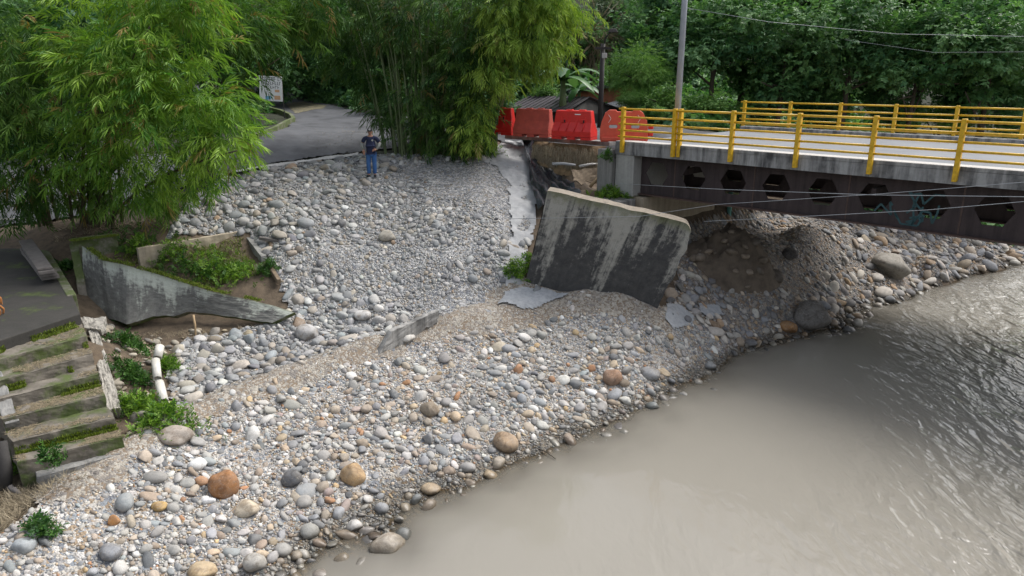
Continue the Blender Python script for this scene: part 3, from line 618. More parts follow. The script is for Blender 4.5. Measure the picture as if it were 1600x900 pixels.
def m_slab(name, pale, dark, pale_runs=.5, moss_top=.3, run_len=.8, cover=.5, seed=0.0, tilt=0.0, mott=.32):
    t = NT(name); uv = t.node('ShaderNodeTexCoord').outputs['UV']; sp = t.node('ShaderNodeSeparateXYZ'); t.link(uv, sp.inputs[0])
    x = t.math('ADD', sp.outputs[0], t.math('MULTIPLY', sp.outputs[1], tilt)); y = sp.outputs[1]
    cb = t.node('ShaderNodeCombineXYZ'); t.link(t.math('ADD', x, seed), cb.inputs[0]); t.link(t.math('MULTIPLY', y, .25), cb.inputs[1])
    cf = t.node('ShaderNodeCombineXYZ'); t.link(t.math('ADD', x, seed), cf.inputs[0]); t.link(t.math('MULTIPLY', y, 2.6), cf.inputs[1])
    s1 = t.noise(cb.outputs[0], 1.5, 2, .5, .25); s2 = t.noise(cb.outputs[0], 7, 5, .65, .3); mot = t.noise(cf.outputs[0], 5, 8, .72); fine = t.noise(cf.outputs[0], 32, 6, .75)
    base = t.mix(fine, tuple(c * .55 for c in dark), tuple(c * 1.9 for c in dark))
    base = t.mix(t.ramp(mot, [(.40, 0), (.70, mott)]), base, tuple((a + b) / 2.6 for a, b in zip(pale, dark)))
    # pale lime runs, strongest under the top edge, breaking up downwards
    fade = t.ramp(y, [(max(0, 1 - run_len), .12), (1 - run_len * .45, .55), (.97, 1.0)])
    k = t.math('MULTIPLY_ADD', s1, 1.5, t.math('MULTIPLY', s2, 1.15)); k = t.math('ADD', k, t.math('MULTIPLY', t.math('SUBTRACT', mot, .5), 1.1)); k = t.math('ADD', k, t.math('MULTIPLY', fade, .62))
    k = t.math('MULTIPLY', t.ramp(t.math('MULTIPLY', k, .5), [(1.0 - cover * .25, 0), (1.09 - cover * .25, .6), (1.2 - cover * .25, 1)]), pale_runs)
    c = t.mix(k, base, t.mix(fine, tuple(a * .7 for a in pale), tuple(min(1, a * 1.2) for a in pale)))
    mz = t.math('ADD', t.ramp(y, [(.72, 0), (1.0, .5)]), t.math('MULTIPLY', mot, .6))
    c = t.mix(t.math('MULTIPLY', t.ramp(mz, [(.62, 0), (.8, 1)]), moss_top), c, (.085, .095, .025))
    t.color(c); t.rough(.85); t.bump(t.math('ADD', fine, mot), .45, .02); return t.m
M['slab_a'] = m_slab('mould_streaked_slab', (.38, .37, .33), (.034, .034, .035), .85, .7, 1.0, .68, 3.3, -.12)
M['slab_b'] = m_slab('lichen_streaked_slab', (.48, .51, .44), (.085, .082, .078), .85, .45, .6, .82, 9.1, .1, mott=.75)
M['slab_rim'] = m_plain('broken_concrete_edge', (.25, .215, .17), .9, .35, 6, .6)
ls = slab_from_quad('leaning_slab', PY(857, 297, 21.0), PY(1088, 352, 20.2), PY(1022, 490, 20.5), PY(818, 452, 21.2), .6, [M['slab_a'], M['slab_rim']], 60, 36, 2, .05,
    curve=lambda U, V: -.20 * np.clip((U - .93) / .07, 0, 1) ** 2 * np.clip((V - .8) / .2, 0, 1))
tag(ls, 'big mould-streaked concrete slab leaning beside the bridge abutment', 'concrete slab')
# left: tilted retaining wall with ragged undercut
TOPL = [(128, 384, 3.35), (160, 406, 3.1), (200, 416, 2.95), (250, 430, 2.72), (330, 455, 2.35), (400, 471, 2.05), (460, 487, 1.8)]
BOTL = [(131, 492, 1.72), (165, 496, 1.72), (198, 505, 1.68), (240, 495, 1.72), (300, 489, 1.75), (360, 494, 1.7), (425, 505, 1.55)]
def poly_wall(name, top, bot, th, mats, nu=90, nv=22, seed=0, parent=None):
    T, B = np.array([P(*p) for p in top]), np.array([P(*p) for p in bot])
    def samp(A, u): L = np.r_[0, np.cumsum(np.linalg.norm(np.diff(A, axis=0), axis=1))]; return np.stack([np.interp(u * L[-1], L, A[:, k]) for k in range(3)], -1), L[-1]
    u = np.linspace(0, 1, nu); v = np.linspace(0, 1, nv); (t_, L), (b_, _) = samp(T, u), samp(B, u); b_ = b_ + ((fbm(u * 14, u * 0 + seed, 4) - .5) * .12)[:, None] * np.array([0, 0, 1]); t_ = t_ + ((fbm(u * 11 + 5, u * 0 + seed, 4) - .5) * .05)[:, None] * np.array([0, 0, 1])
    Pn = b_[None] * (1 - v)[:, None, None] + t_[None] * v[:, None, None]; ex = (t_[-1] + b_[-1] - t_[0] - b_[0]); ey = (t_ - b_).mean(0); n_ = np.cross(ex, ey); n_ /= np.linalg.norm(n_)
    U, Vv = np.meshgrid(u, v); nz = (fbm(U * 18 + seed, Vv * 6, 4) - .5) * .05; fr = Pn + n_ * nz[..., None]; bk = Pn - n_ * th; N = nu * nv; idx = np.arange(N).reshape(nv, nu)
    Ff = np.stack([idx[:-1, :-1], idx[:-1, 1:], idx[1:, 1:], idx[1:, :-1]], -1).reshape(-1, 4); rim = list(idx[0, :]) + list(idx[1:, -1]) + list(idx[-1, -2::-1]) + list(idx[-2:0, 0]); Fr = np.array([(a_, a_ + N, b2, b3) for a_, b2, b3 in ((p_, q_ + N, q_) for p_, q_ in zip(rim, rim[1:] + rim[:1]))])
    return obj_np(name, np.concatenate([fr.reshape(-1, 3), bk.reshape(-1, 3)]), np.concatenate([Ff, Ff[:, ::-1] + N, Fr]), mats, uv=np.concatenate([np.stack([U.ravel() * L, Vv.ravel()], 1)] * 2), midx=[0] * len(Ff) + [1] * (len(Ff) + len(Fr)), parent=parent), t_
fs, TOPW = poly_wall('fallen_wall', TOPL, BOTL, .2, [M['slab_b'], M['conc_moss']], seed=5)
tag(fs, 'long tapering concrete wall fallen towards the stairs, lichen runs along its top', 'concrete wall')
# planter walls behind it
def wall_seg(mb, a, b, h0, h1, w, drop=.6):
    a, b = Vector(a), Vector(b); d = (b - a); d.z = 0; d.normalize(); s = Vector((d.y, -d.x, 0)) * w / 2; vs = []
    for p, h in ((a, h0), (b, h1)):
        for sg in (-1, 1):
            vs += [p + s * sg + Vector((0, 0, -drop)), p + s * sg + Vector((0, 0, h))]
    return mb.add(vs, [(0, 1, 3, 2), (4, 6, 7, 5), (0, 4, 5, 1), (2, 3, 7, 6), (1, 5, 7, 3), (0, 2, 6, 4)])
pl = tag(empty('planter', P(300, 400, 2.9)), 'broken concrete planter box full of weeds behind the fallen wall', 'planter')
wall_seg(MB(), P(215, 392, 3.1), P(381, 364, 3.15), .08, .08, .14, 1.1).build('back_wall', M['conc_brown'], pl); roughen(COL.objects[-1], .07, .3, 5)
wall_seg(MB(), P(381, 362, 3.12), P(412, 400, 2.75), .05, .0, .16, .9).build('side_wall', M['conc'], pl); roughen(COL.objects[-1], .07, .3, 5)
wall_seg(MB(), P(112, 376, 3.42), P(181, 368, 3.42), .05, .06, .22, .8).build('end_wall', M['conc_moss'], pl); roughen(COL.objects[-1], .07, .3, 5)
wall_seg(MB(), P(115, 380, 3.32), P(126, 440, 2.6), 0, .0, .2, .9).build('end_wall', M['conc_moss'], pl); roughen(COL.objects[-1], .07, .3, 5)
MB().tube([P(427, 405, 2.55), P(424, 378, 2.98)], .10, 10).build('post', M['wood'], pl, smooth=True)
MB().bar(P(405, 372, 3.12), P(462, 380, 2.95), .14, .10).build('beam', M['wood_grey'], pl, bevel=.02)
MB().bar(P(418, 412, 2.55), P(436, 440, 2.25), .12, .16).build('beam', M['wood'], pl, bevel=.02)
# concrete shard half buried in the slope
sh = slab_from_quad('concrete_shard', P(612, 518, 1.66), P(687, 485, 1.84), P(684, 504, 1.5), P(590, 558, 1.1), .16, [M['conc_dark'], M['conc_dark']], 20, 8, 4, .06)
tag(sh, 'narrow grey concrete shard half buried at the foot of the gravel slope', 'concrete shard')

# ------------------------------------------------------------------ patio, stairs, masonry
PZ = 2.9
pat = [P(-160, 585, PZ), P(125, 490, PZ), P(108, 450, PZ), P(50, 362, PZ), Vector((-16.4, 23.2, PZ)), Vector((-23, 22.5, PZ)), Vector((-23, 13.5, PZ))]
pmb = MB(); pmb.prism([[(p.x, p.y) for p in pat]], -.35, Matrix.Translation((0, 0, PZ)))
tag(pmb.build('patio', M['patio'], bevel=.02), kind='structure')
rw = tag(empty('retaining_wall', (-16.8, 23.4, PZ)), 'low dark retaining wall between the patio and the road', 'wall')
wall_seg(MB(), (-24, 22.9, PZ), (-16.0, 23.55, PZ), .52, .58, .18, .4).build('wall_face', M['conc_dark'], rw, bevel=.02)
wall_seg(MB(), P(52, 360, PZ), P(112, 462, PZ), .0, .02, .2, .6).build('patio_kerb', M['conc_moss'], rw, bevel=.02)
st = tag(empty('staircase', P(110, 640, 1.0)), 'mossy concrete staircase climbing from the bank to the patio', 'staircase')
NOSE = [((-60, 552), (125, 490), 2.9), ((-45, 574), (135, 525), 2.66), ((-28, 603), (145, 553), 2.42), ((-12, 626), (154, 584), 2.18), ((4, 655), (164, 617), 1.94), ((20, 690), (180, 652), 1.70), ((27, 722), (192, 682), 1.46)]
M['step'] = m_concrete('worn_step', (.19, .168, .138), (.045, .04, .028), .75, streak=False, moss=.42)
for i in range(1, len(NOSE)):
    a, b, z = P(*NOSE[i][0], NOSE[i][2]), P(*NOSE[i][1], NOSE[i][2]), NOSE[i][2]
    a0, b0 = P(*NOSE[i - 1][0], NOSE[i - 1][2]), P(*NOSE[i - 1][1], NOSE[i - 1][2])
    back = .35; d = Vector(((a0 - a).x, (a0 - a).y, 0)); d2 = Vector(((b0 - b).x, (b0 - b).y, 0)); e = (b - a).normalized() * .02 * i
    a = a - e * 0; A1 = Vector((a.x, a.y, 0)) + d + d.normalized() * back; B1 = Vector((b.x, b.y, 0)) + d2 + d2.normalized() * back
    low = z - (.55 if i == len(NOSE) - 1 else .5)
    loop = [(a.x, a.y), (b.x, b.y), (B1.x, B1.y), (A1.x, A1.y)]
    MB().prism([loop], low - z, Matrix.Translation((0, 0, z - .001 * i))).build('step', M['step'], st); roughen(COL.objects[-1], .09, .3, 5)
MB().bar(P(20, 668, 1.72), P(-8, 590, 2.35), .22, .3).build('side_kerb', M['conc'], st); roughen(COL.objects[-1], .08, .2)
MB().bar(P(60, 748, 1.02), P(185, 712, 1.05), .5, .3).build('footing', M['conc'], st); roughen(COL.objects[-1], .10, .25, 5)
# masonry side wall: white mortar strip and field stones
msn = tag(empty('masonry_wall', P(165, 580, 1.4)), 'crumbling field stone wall with pale mortar edging the staircase', 'stone wall')
slab_from_quad('mortar_strip', P(136, 504, 2.35), P(150, 504, 2.35), P(188, 636, 1.3), P(168, 640, 1.3), .3, [M['mortar'], M['mortar']], 10, 40, 3, .012, parent=msn); roughen(COL.objects[-1], .10, .15, 1)
slab_from_quad('cap_stone', P(126, 496, 2.42), P(166, 496, 2.4), P(158, 514, 2.3), P(132, 512, 2.3), .2, [M['mortar'], M['mortar']], 16, 12, 3, .02, parent=msn); roughen(COL.objects[-1], .12, .2, 1)

# ------------------------------------------------------------------ stones
def ico(sub):
    bm = bmesh.new(); bmesh.ops.create_icosphere(bm, subdivisions=sub, radius=1); V = np.array([v.co[:] for v in bm.verts]); Fa = np.array([[v.index for v in f.verts] for f in bm.faces]); bm.free(); return V, Fa
ICO = {1: ico(1), 2: ico(2), 3: ico(3)}
def stone_shape(sub, seed, angular=.5):
    rng = np.random.default_rng(seed); V, Fa = ICO[sub]; V = V.copy(); n = V / np.linalg.norm(V, axis=1)[:, None]
    for _ in range(int(3 + angular * 7)):                # flattened facets
        d = rng.normal(size=3); d /= np.linalg.norm(d); h = rng.uniform(.38 if angular > .55 else .6, .9); k = np.maximum(0, V @ d - h); V -= d * k[:, None] * .85
    w = np.zeros(len(V))
    for _ in range(5):
        d = rng.normal(size=3) * rng.uniform(1, 2.6); w += np.sin(n @ d + rng.random() * 6.3) * .045
    return V * (1 + w)[:, None], Fa
SHAPES = {s: [stone_shape(s, 100 * s + i, a) for i, a in enumerate((.25, .6, .35, .9, 1.2, .7, .4, 1.3, .6, 1.0))] for s in (1, 2, 3)}
MEAN = {k: v for k, v in dict(
    bank=[((.33, .32, .30), 22), ((.25, .255, .26), 20), ((.43, .415, .385), 18), ((.58, .56, .52), 10), ((.36, .305, .24), 14), ((.28, .22, .165), 8), ((.45, .355, .245), 6), ((.34, .18, .09), 1.8), ((.43, .31, .17), 2), ((.14, .145, .15), 7), ((.27, .29, .295), 5), ((.34, .275, .245), 3)],
    slope=[((.34, .34, .335), 26), ((.26, .27, .275), 24), ((.45, .445, .425), 18), ((.58, .57, .54), 8), ((.39, .355, .30), 13), ((.31, .265, .21), 5), ((.38, .27, .18), 1.5), ((.17, .175, .185), 8), ((.28, .31, .315), 4)],
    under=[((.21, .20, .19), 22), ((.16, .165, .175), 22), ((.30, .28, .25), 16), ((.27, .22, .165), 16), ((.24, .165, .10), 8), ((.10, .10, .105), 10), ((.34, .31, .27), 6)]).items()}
def pal(kind, n, rng):
    P_ = MEAN[kind]; w = np.array([p[1] for p in P_]); c = np.array([p[0] for p in P_])[rng.choice(len(P_), n, p=w / w.sum())]
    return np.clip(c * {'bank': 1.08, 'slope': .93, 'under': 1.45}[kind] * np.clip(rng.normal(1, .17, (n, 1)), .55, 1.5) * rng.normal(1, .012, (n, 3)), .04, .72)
OCC_S = .03; OX0, OY0 = -17.0, 5.0; OCC = np.zeros((int(33 / OCC_S), int(44 / OCC_S)), bool)
def occupy(x, y, r, test=True, k=.72):
    i0, i1 = int((y - r - OY0) / OCC_S), int((y + r - OY0) / OCC_S) + 1; j0, j1 = int((x - r - OX0) / OCC_S), int((x + r - OX0) / OCC_S) + 1
    if i0 < 0 or j0 < 0 or i1 >= OCC.shape[0] or j1 >= OCC.shape[1]: return False
    sub = OCC[i0:i1, j0:j1]
    yy = (np.arange(i0, i1) * OCC_S + OY0 - y)[:, None]; xx = (np.arange(j0, j1) * OCC_S + OX0 - x)[None]
    disc = xx * xx + yy * yy <= (r * k) ** 2
    if not disc.any(): return not sub[sub.shape[0] // 2, sub.shape[1] // 2]
    if test and (sub & disc).sum() > .12 * disc.sum(): return False
    sub |= disc; return True
STONE_ME = [mesh_np('stone', *SHAPES[2][i], M['stone_obj'], smooth=True) for i in range(10)]
BOULD_ME = [mesh_np('boulder', *stone_shape(3, 700 + i, a), M['boulder'], smooth=True) for i, a in enumerate((.1, .25, .15, .4, .5, .3, .2, .55, .3, .4))]
def slope_rot(x, y):
    e = .25; dx = (Hf(x + e, y) - Hf(x - e, y)) / (2 * e); dy = (Hf(x, y + e) - Hf(x, y - e)) / (2 * e)
    return Vector((0, 0, 1)).rotation_difference(Vector((-dx, -dy, 1)).normalized())
BOULDERS = [  # px centre x, y, width px, height/width, colour, shape, label
    (348, 757, 48, 1.2, (.34, .16, .06), 0, 'large upright rust-orange boulder on the lower bank'),
    (551, 744, 38, 1.1, (.46, .31, .16), 6, 'tan and rust boulder in mid bank, squarish'),
    (789, 692, 42, .85, (.38, .27, .17), 2, 'round brown speckled boulder right at the waterline'),
    (1265, 499, 62, .85, (.15, .14, .13), 7, 'big dark angular boulder at the edge of the water'),
    (1234, 514, 28, .75, (.36, .19, .07), 3, 'orange boulder beside the big dark angular boulder'),
    (1394, 420, 72, .6, (.30, .28, .24), 5, 'long pale boulder lying below the bridge girder'),
    (605, 856, 56, .55, (.46, .41, .34), 6, 'pale elongated boulder lying in the shallow water'),
    (957, 591, 32, 1.0, (.36, .22, .14), 0, 'reddish brown oval boulder on the right of the bank'),
    (170, 864, 36, .8, (.26, .27, .29), 2, 'blue-grey oval boulder at lower left of the bank'),
    (382, 797, 42, .6, (.58, .50, .38), 7, 'cream boulder with a rust stained underside'),
    (398, 882, 34, 1.0, (.42, .40, .36), 3, 'blocky grey-beige boulder near the bottom edge'),
    (315, 893, 48, .5, (.50, .38, .23), 1, 'cream and tan boulder cut by the bottom edge'),
    (455, 751, 32, .9, (.11, .115, .125), 4, 'dark charcoal angular boulder below the sand ridge'),
    (272, 684, 52, .55, (.38, .33, .28), 5, 'dusty beige boulder half sunk in the sand ridge'),
    (671, 642, 30, .9, (.27, .22, .16), 6, 'brown rounded boulder above the middle of the bank'),
    (247, 792, 24, .65, (.48, .31, .10), 2, 'mustard yellow flat boulder on the lower left bank'),
    (176, 814, 20, 1.0, (.44, .21, .07), 7, 'small bright orange boulder on the lower left bank'),
    (480, 522, 34, .9, (.47, .46, .45), 3, 'tall pale grey boulder at the foot of the gravel slope'),
    (566, 494, 30, .65, (.56, .55, .53), 0, 'smooth white oval boulder on the gravel slope'),
    (603, 370, 30, .65, (.40, .37, .31), 7, 'pointed beige boulder halfway up the gravel slope'),
    (634, 530, 28, .55, (.58, .56, .52), 6, 'white flat boulder on the sand ridge by the shard'),
    (1235, 400, 26, .8, (.075, .07, .07), 4, 'nearly black boulder under the bridge'),
    (1210, 434, 46, .45, (.085, .065, .05), 8, 'dark brown flat boulder below the earth mound'),
    (85, 708, 40, .4, (.50, .48, .42), 5, 'long cream boulder against the sand at the stair foot'),
    (1016, 585, 32, .7, (.36, .36, .36), 2, 'smooth grey oval boulder near the right waterline'),
    (672, 765, 34, .5, (.50, .39, .26), 1, 'cream and orange flat boulder at the waterline'),
]
for bx, by, wpx, asp, c, si, lab in BOULDERS:
    p = PH(bx, by + wpx * asp * .25); dep = p.y * CT + (CAM_Z - p.z) * ST; r = wpx / F_PX * dep / 2
    o = bpy.data.objects.new('boulder', BOULD_ME[si]); COL.objects.link(o); o.color = (*c, 1)
    vh = asp * 1.0; o.location = (p.x, p.y + r * .25, Hf(p.x, p.y + r * .25) + r * min(vh, 1) * .45); o.scale = (r * 1.02, r * .85, r * min(1.15, vh * .95))
    o.rotation_euler = (random.uniform(-.15, .15), random.uniform(-.15, .15), random.uniform(-.4, .4)); tag(o, lab, 'boulder', 'boulders on the river bank')
    occupy(p.x, p.y + r * .25, r, False, .9)
def scatter(zone, kind, parent, n_try, rmin, rmax, power, dens, seed, n_ind=280, cov=None):
    rng = np.random.default_rng(seed); xs = [p[0] for p in zone]; ys = [p[1] for p in zone]
    x = rng.uniform(max(min(xs), -16.5), max(xs), n_try); y = rng.uniform(min(ys), max(ys), n_try)
    u = rng.random(n_try); r = (rmin ** -power + u * (rmax ** -power - rmin ** -power)) ** (-1 / power)
    ok = in_poly(x, y, zone)
    # only where the picture could look: inside a generous view cone
    dep = y * CT + 6 * ST; ok &= (np.abs(x) < dep * .78 + .5) & (y > 7.2)
    if dens is not None:
        k, rm = dens(x, y); ok &= rng.random(n_try) < k; ok &= r < rm
    x, y, r = x[ok], y[ok], r[ok]; o_ = np.argsort(-r); x, y, r = x[o_], y[o_], r[o_]; keep = np.zeros(len(x), bool)
    for i in range(len(x)):
        if occupy(x[i], y[i], r[i]): keep[i] = True
    x, y, r = x[keep], y[keep], r[keep]; n = len(x); z = H(x, y)
    ax = rng.uniform(.85, 1.35, n); ay = rng.uniform(.6, 1.0, n); az = rng.uniform(.38, .8, n); cols = pal(kind, n, rng)
    app = r / np.hypot(y, CAM_Z - z); order = np.argsort(-app); big = order[:n_ind]; rest = order[n_ind:]
    for i in big:
        o = bpy.data.objects.new('stone', STONE_ME[rng.integers(10)]); link(o, parent); o.color = (*cols[i], 1)
        o.location = (x[i], y[i], z[i] + r[i] * az[i] * rng.uniform(.1, .45)); o.scale = (r[i] * ax[i], r[i] * ay[i], r[i] * az[i])
        q = slope_rot(x[i], y[i]) @ Euler((rng.normal(0, .22), rng.normal(0, .22), rng.uniform(0, 6.3))).to_quaternion(); o.rotation_euler = q.to_euler()
    VV, FF, CC = [], [], []; base = 0
    px_r = r * F_PX * .64 / np.hypot(y, CAM_Z - z)
    lod = np.where(px_r > 2.4, 2, 1)
    e = .15; sx = (H(x + e, y) - H(x - e, y)) / (2 * e); sy = (H(x, y + e) - H(x, y - e)) / (2 * e)
    for l in (1, 2):
        for si in range(10):
            sel = rest[(lod[rest] == l) & ((rest * 7 + rest // 3) % 10 == si)]
            if not len(sel): continue
            S, Fa = SHAPES[l][si]; m = len(sel); Rm = rot_batch(m, rng, .28)
            sc = np.stack([r[sel] * ax[sel], r[sel] * ay[sel], r[sel] * az[sel]], 1)
            v = np.einsum('nij,nkj->nki', Rm, S[None] * sc[:, None, :])
            v[..., 2] += v[..., 0] * sx[sel][:, None] * .8 + v[..., 1] * sy[sel][:, None] * .8
            v += np.stack([x[sel], y[sel], z[sel] + r[sel] * az[sel] * rng.uniform(.05, .45, m)], 1)[:, None, :]
            VV.append(v.reshape(-1, 3)); FF.append((Fa[None] + (np.arange(m) * len(S))[:, None, None] + base).reshape(-1, 3)); CC.append(np.repeat(cols[sel], len(S), 0)); base += m * len(S)
    if VV: tag(obj_np('pebbles', np.concatenate(VV), np.concatenate(FF), M['stone_attr'], parent, smooth=True, col=np.concatenate(CC)), kind='stuff')
    print('STONES', kind, n, 'tris', sum(len(f) for f in FF))
def dens_bank(x, y):
    d = dist_line(x, y, crest2); sand = np.where(ridge(x, y), .05, 1); n = fbm(x * .7 + 40, y * .7, 4)
    return sand * np.clip(.5 + (n - .42) * 3.2, .14, 1), np.where(d < .5, .09, .30) * np.clip(.45 + n * 1.1, .5, 1.2)
def dens_slope(x, y):
    n = fbm(x * .55 + 7, y * .55 + 3, 4); d = dist_line(x, y, crest2); left = np.clip((-x - 3.5) / 5, 0, 1); rt = np.clip((x + 3.5) / 3.0, 0, 1); lowp = np.clip(1 - (d - .6) / 2.2, 0, 1)
    k = np.clip(.36 + (n - .45) * 2.4 + left * .45 + lowp * .5 - rt * .42, .05, 1) * np.where(ridge(x, y), .07, 1)
    return k, np.clip(.085 + .20 * left + .17 * lowp + (n - .45) * .4 + .05 * np.clip((y - 25.5) / 2, 0, 1) - .03 * rt, .045, .30)
def dens_under(x, y):
    n = fbm(x * .6 + 70, y * .6, 4); dw = np.clip(1 - dist_line(x, y, [tuple(w[:2]) for w in WATER_W]) / 1.6, 0, 1); return np.clip(.62 + (n - .45) * 2.2 + dw * .5, .25, 1), np.clip(.13 + (n - .4) * .5 + np.clip((x - 10) / 10, 0, 1) * .14 + dw * .14, .09, .36)
scatter(Z_BANK, 'bank', g_bank, 330000, .021, .21, 2.9, dens_bank, 21)
scatter(Z_SLOPE, 'slope', g_slope, 190000, .026, .25, 2.5, dens_slope, 22)
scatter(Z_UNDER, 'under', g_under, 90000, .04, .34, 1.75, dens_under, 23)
# stones set in the masonry wall
rng = np.random.default_rng(4)
for k in range(26):
    t = rng.random(); q = P(152 + 34 * t + rng.uniform(-2, 12), 512 + 128 * t + rng.uniform(-8, 8), 2.05 - 1.0 * t)
    o = bpy.data.objects.new('stone', STONE_ME[rng.integers(10)]); link(o, msn); o.color = (*(np.array((.40, .35, .27)) * rng.uniform(.6, 1.25)), 1)
    o.location = q; s = rng.uniform(.09, .17); o.scale = (s * 1.2, s, s * .75); o.rotation_euler = rng.uniform(-.5, .5, 3)

# ------------------------------------------------------------------ cement wash, tarp, embankment, mound
px2 = lambda pts: [tuple(PH(*p)[:2]) for p in pts]
drape('cement_wash', px2([(778, 226), (812, 222), (826, 240), (836, 262), (842, 300), (836, 340), (826, 390), (815, 440), (792, 455), (786, 420), (797, 380), (800, 330), (797, 290), (778, 262), (742, 254), (765, 246)]), M['cement'], .05, .05, rough=.2)
def sheet(name, px, lift, seed, label):
    o = drape(name, px2(px), M['cement_sheet'], lift, .05, None, .05, seed); return tag(o, label, 'cement sheet')
sheet('cement_sheet', [(778, 478), (790, 458), (815, 452), (850, 452), (890, 462), (868, 470), (845, 480), (815, 484)], .06, 3, 'grey hardened cement sheet at the left foot of the leaning slab')
sheet('cement_sheet', [(1042, 478), (1062, 476), (1085, 496), (1080, 512), (1052, 514), (1040, 500)], .05, 8, 'grey cement sheet just right of the leaning slab foot')
sheet('cement_sheet', [(1092, 476), (1122, 478), (1132, 494), (1108, 498), (1094, 490)], .05, 13, 'small blue-grey cement sheet among stones farther right of the slab')
def tarp():
    L = [(803, 222), (818, 248), (828, 275), (834, 305), (838, 340)]; Rr = [(834, 236), (872, 258), (884, 278), (898, 300), (906, 318)]
    nu, nv = 40, 60; V = []
    def lerp(a, t): f = t * (len(a) - 1); i = min(int(f), len(a) - 2); f -= i; return (a[i][0] * (1 - f) + a[i + 1][0] * f, a[i][1] * (1 - f) + a[i + 1][1] * f)
    Lw = [PH(*p) for p in L]; Rw = [PH(*p) for p in Rr]
    for j in range(nv):
        t = j / (nv - 1); a, b = lerp(Lw, t), lerp(Rw, t)
        for i in range(nu):
            u = i / (nu - 1) + .05 * math.sin(t * 7); x, y = a[0] * (1 - u) + b[0] * u, a[1] * (1 - u) + b[1] * u
            fold = abs(math.sin(u * 11 + 2.2 * math.sin(t * 4) + float(fbm(u * 3, t * 3, 3)) * 5)); V.append((x, y, Hf(x, y) + .14 + .17 * fold + .10 * float(fbm(u * 9, t * 14, 3))))
    idx = np.arange(nu * nv).reshape(nv, nu); Fq = np.stack([idx[:-1, :-1], idx[:-1, 1:], idx[1:, 1:], idx[1:, :-1]], -1).reshape(-1, 4)
    tag(obj_np('plastic_sheet', V, Fq, M['tarp'], smooth=True), 'crumpled black plastic sheet running down behind the leaning slab', 'plastic sheet')
tarp()
# road edge above the washed-out bank: concrete strip, matted earth face
EA, EB = P(836, 219, 5.6), P(945, 227, 5.6)
er = MB().bar(P(795, 213, 5.62), P(958, 224.5, 5.62), .5, .16).build('road_edge', M['conc'], bevel=.02); tag(er, 'grey concrete road edge under the red barriers', 'road edge')
def earth_face():
    nu, nv = 44, 16; V = []
    for j in range(nv):
        t = j / (nv - 1)
        for i in range(nu):
            u = i / (nu - 1); p = EA.lerp(EB, u); n = float(fbm(u * 9, t * 4, 4)) - .5; zb_ = 4.62 - .15 * u + .12 * math.sin(u * 9)
            V.append((p.x - .25 * t - n * .35, p.y - .05 - .32 * t - n * .45, 5.56 * (1 - t) + zb_ * t))
    idx = np.arange(nu * nv).reshape(nv, nu); Fq = np.stack([idx[:-1, :-1], idx[1:, :-1], idx[1:, 1:], idx[:-1, 1:]], -1).reshape(-1, 4)
    o = obj_np('root_matted_bank', V, Fq, M['straw'], smooth=True); tag(o, 'bare brown earth face with matted dry roots below the barriers', 'earth bank'); return o
ef = earth_face()

# ------------------------------------------------------------------ foliage
def leaf_fan(kind, seed):
    """one spray of leaves, stem along +x: returns verts, tris"""
    r = random.Random(seed); V, Fa = [], []
    def leaf(b, d, L, W, sag):
        d = d.normalized(); s = d.cross(Vector((0, 0, 1))); s = s.normalized() if s.length > .01 else Vector((0, 1, 0)); m = b + d * L * .45 + Vector((0, 0, -sag * L * .2))
        i = len(V); V.extend([b, m + s * W / 2, b + d * L + Vector((0, 0, -sag * L)), m - s * W / 2]); Fa.extend([(i, i + 1, i + 2), (i, i + 2, i + 3)])
    if kind == 'bamboo':
        for k in range(10):
            t = k / 9; b = Vector((.30 * t, 0, -.05 * t * t)); sd = 1 if k % 2 else -1; a = R(r.uniform(20, 62)) * sd * (1.1 - .7 * t)
            leaf(b, Vector((math.cos(a), math.sin(a), r.uniform(-.45, .15))), r.uniform(.15, .27), r.uniform(.022, .034), r.uniform(.1, .45))
    elif kind == 'broad':
        for k in range(6):
            t = k / 5; b = Vector((.22 * t, 0, 0)); sd = 1 if k % 2 else -1; a = R(r.uniform(20, 80)) * sd
            leaf(b, Vector((math.cos(a), math.sin(a), r.uniform(-.5, .3))), r.uniform(.16, .27), r.uniform(.09, .14), r.uniform(0, .4))
    elif kind == 'weed':
        for k in range(7):
            t = k / 6; b = Vector((.14 * t, 0, .02 * t)); sd = 1 if k % 2 else -1; a = R(r.uniform(20, 75)) * sd
            leaf(b, Vector((math.cos(a), math.sin(a), r.uniform(-.3, .5))), r.uniform(.05, .11), r.uniform(.025, .045), r.uniform(0, .3))
    elif kind == 'stem':
        for k in range(3):
            a = R(r.uniform(-30, 30)); leaf(Vector((.05 * k, 0, 0)), Vector((math.cos(a), math.sin(a), r.uniform(-.3, .3))), r.uniform(.4, .8), .018, r.uniform(0, .5))
    return np.array([v[:] for v in V]), np.array(Fa)
FANS = {k: [leaf_fan(k, 50 + i) for i in range(6)] for k in ('bamboo', 'broad', 'weed', 'stem')}
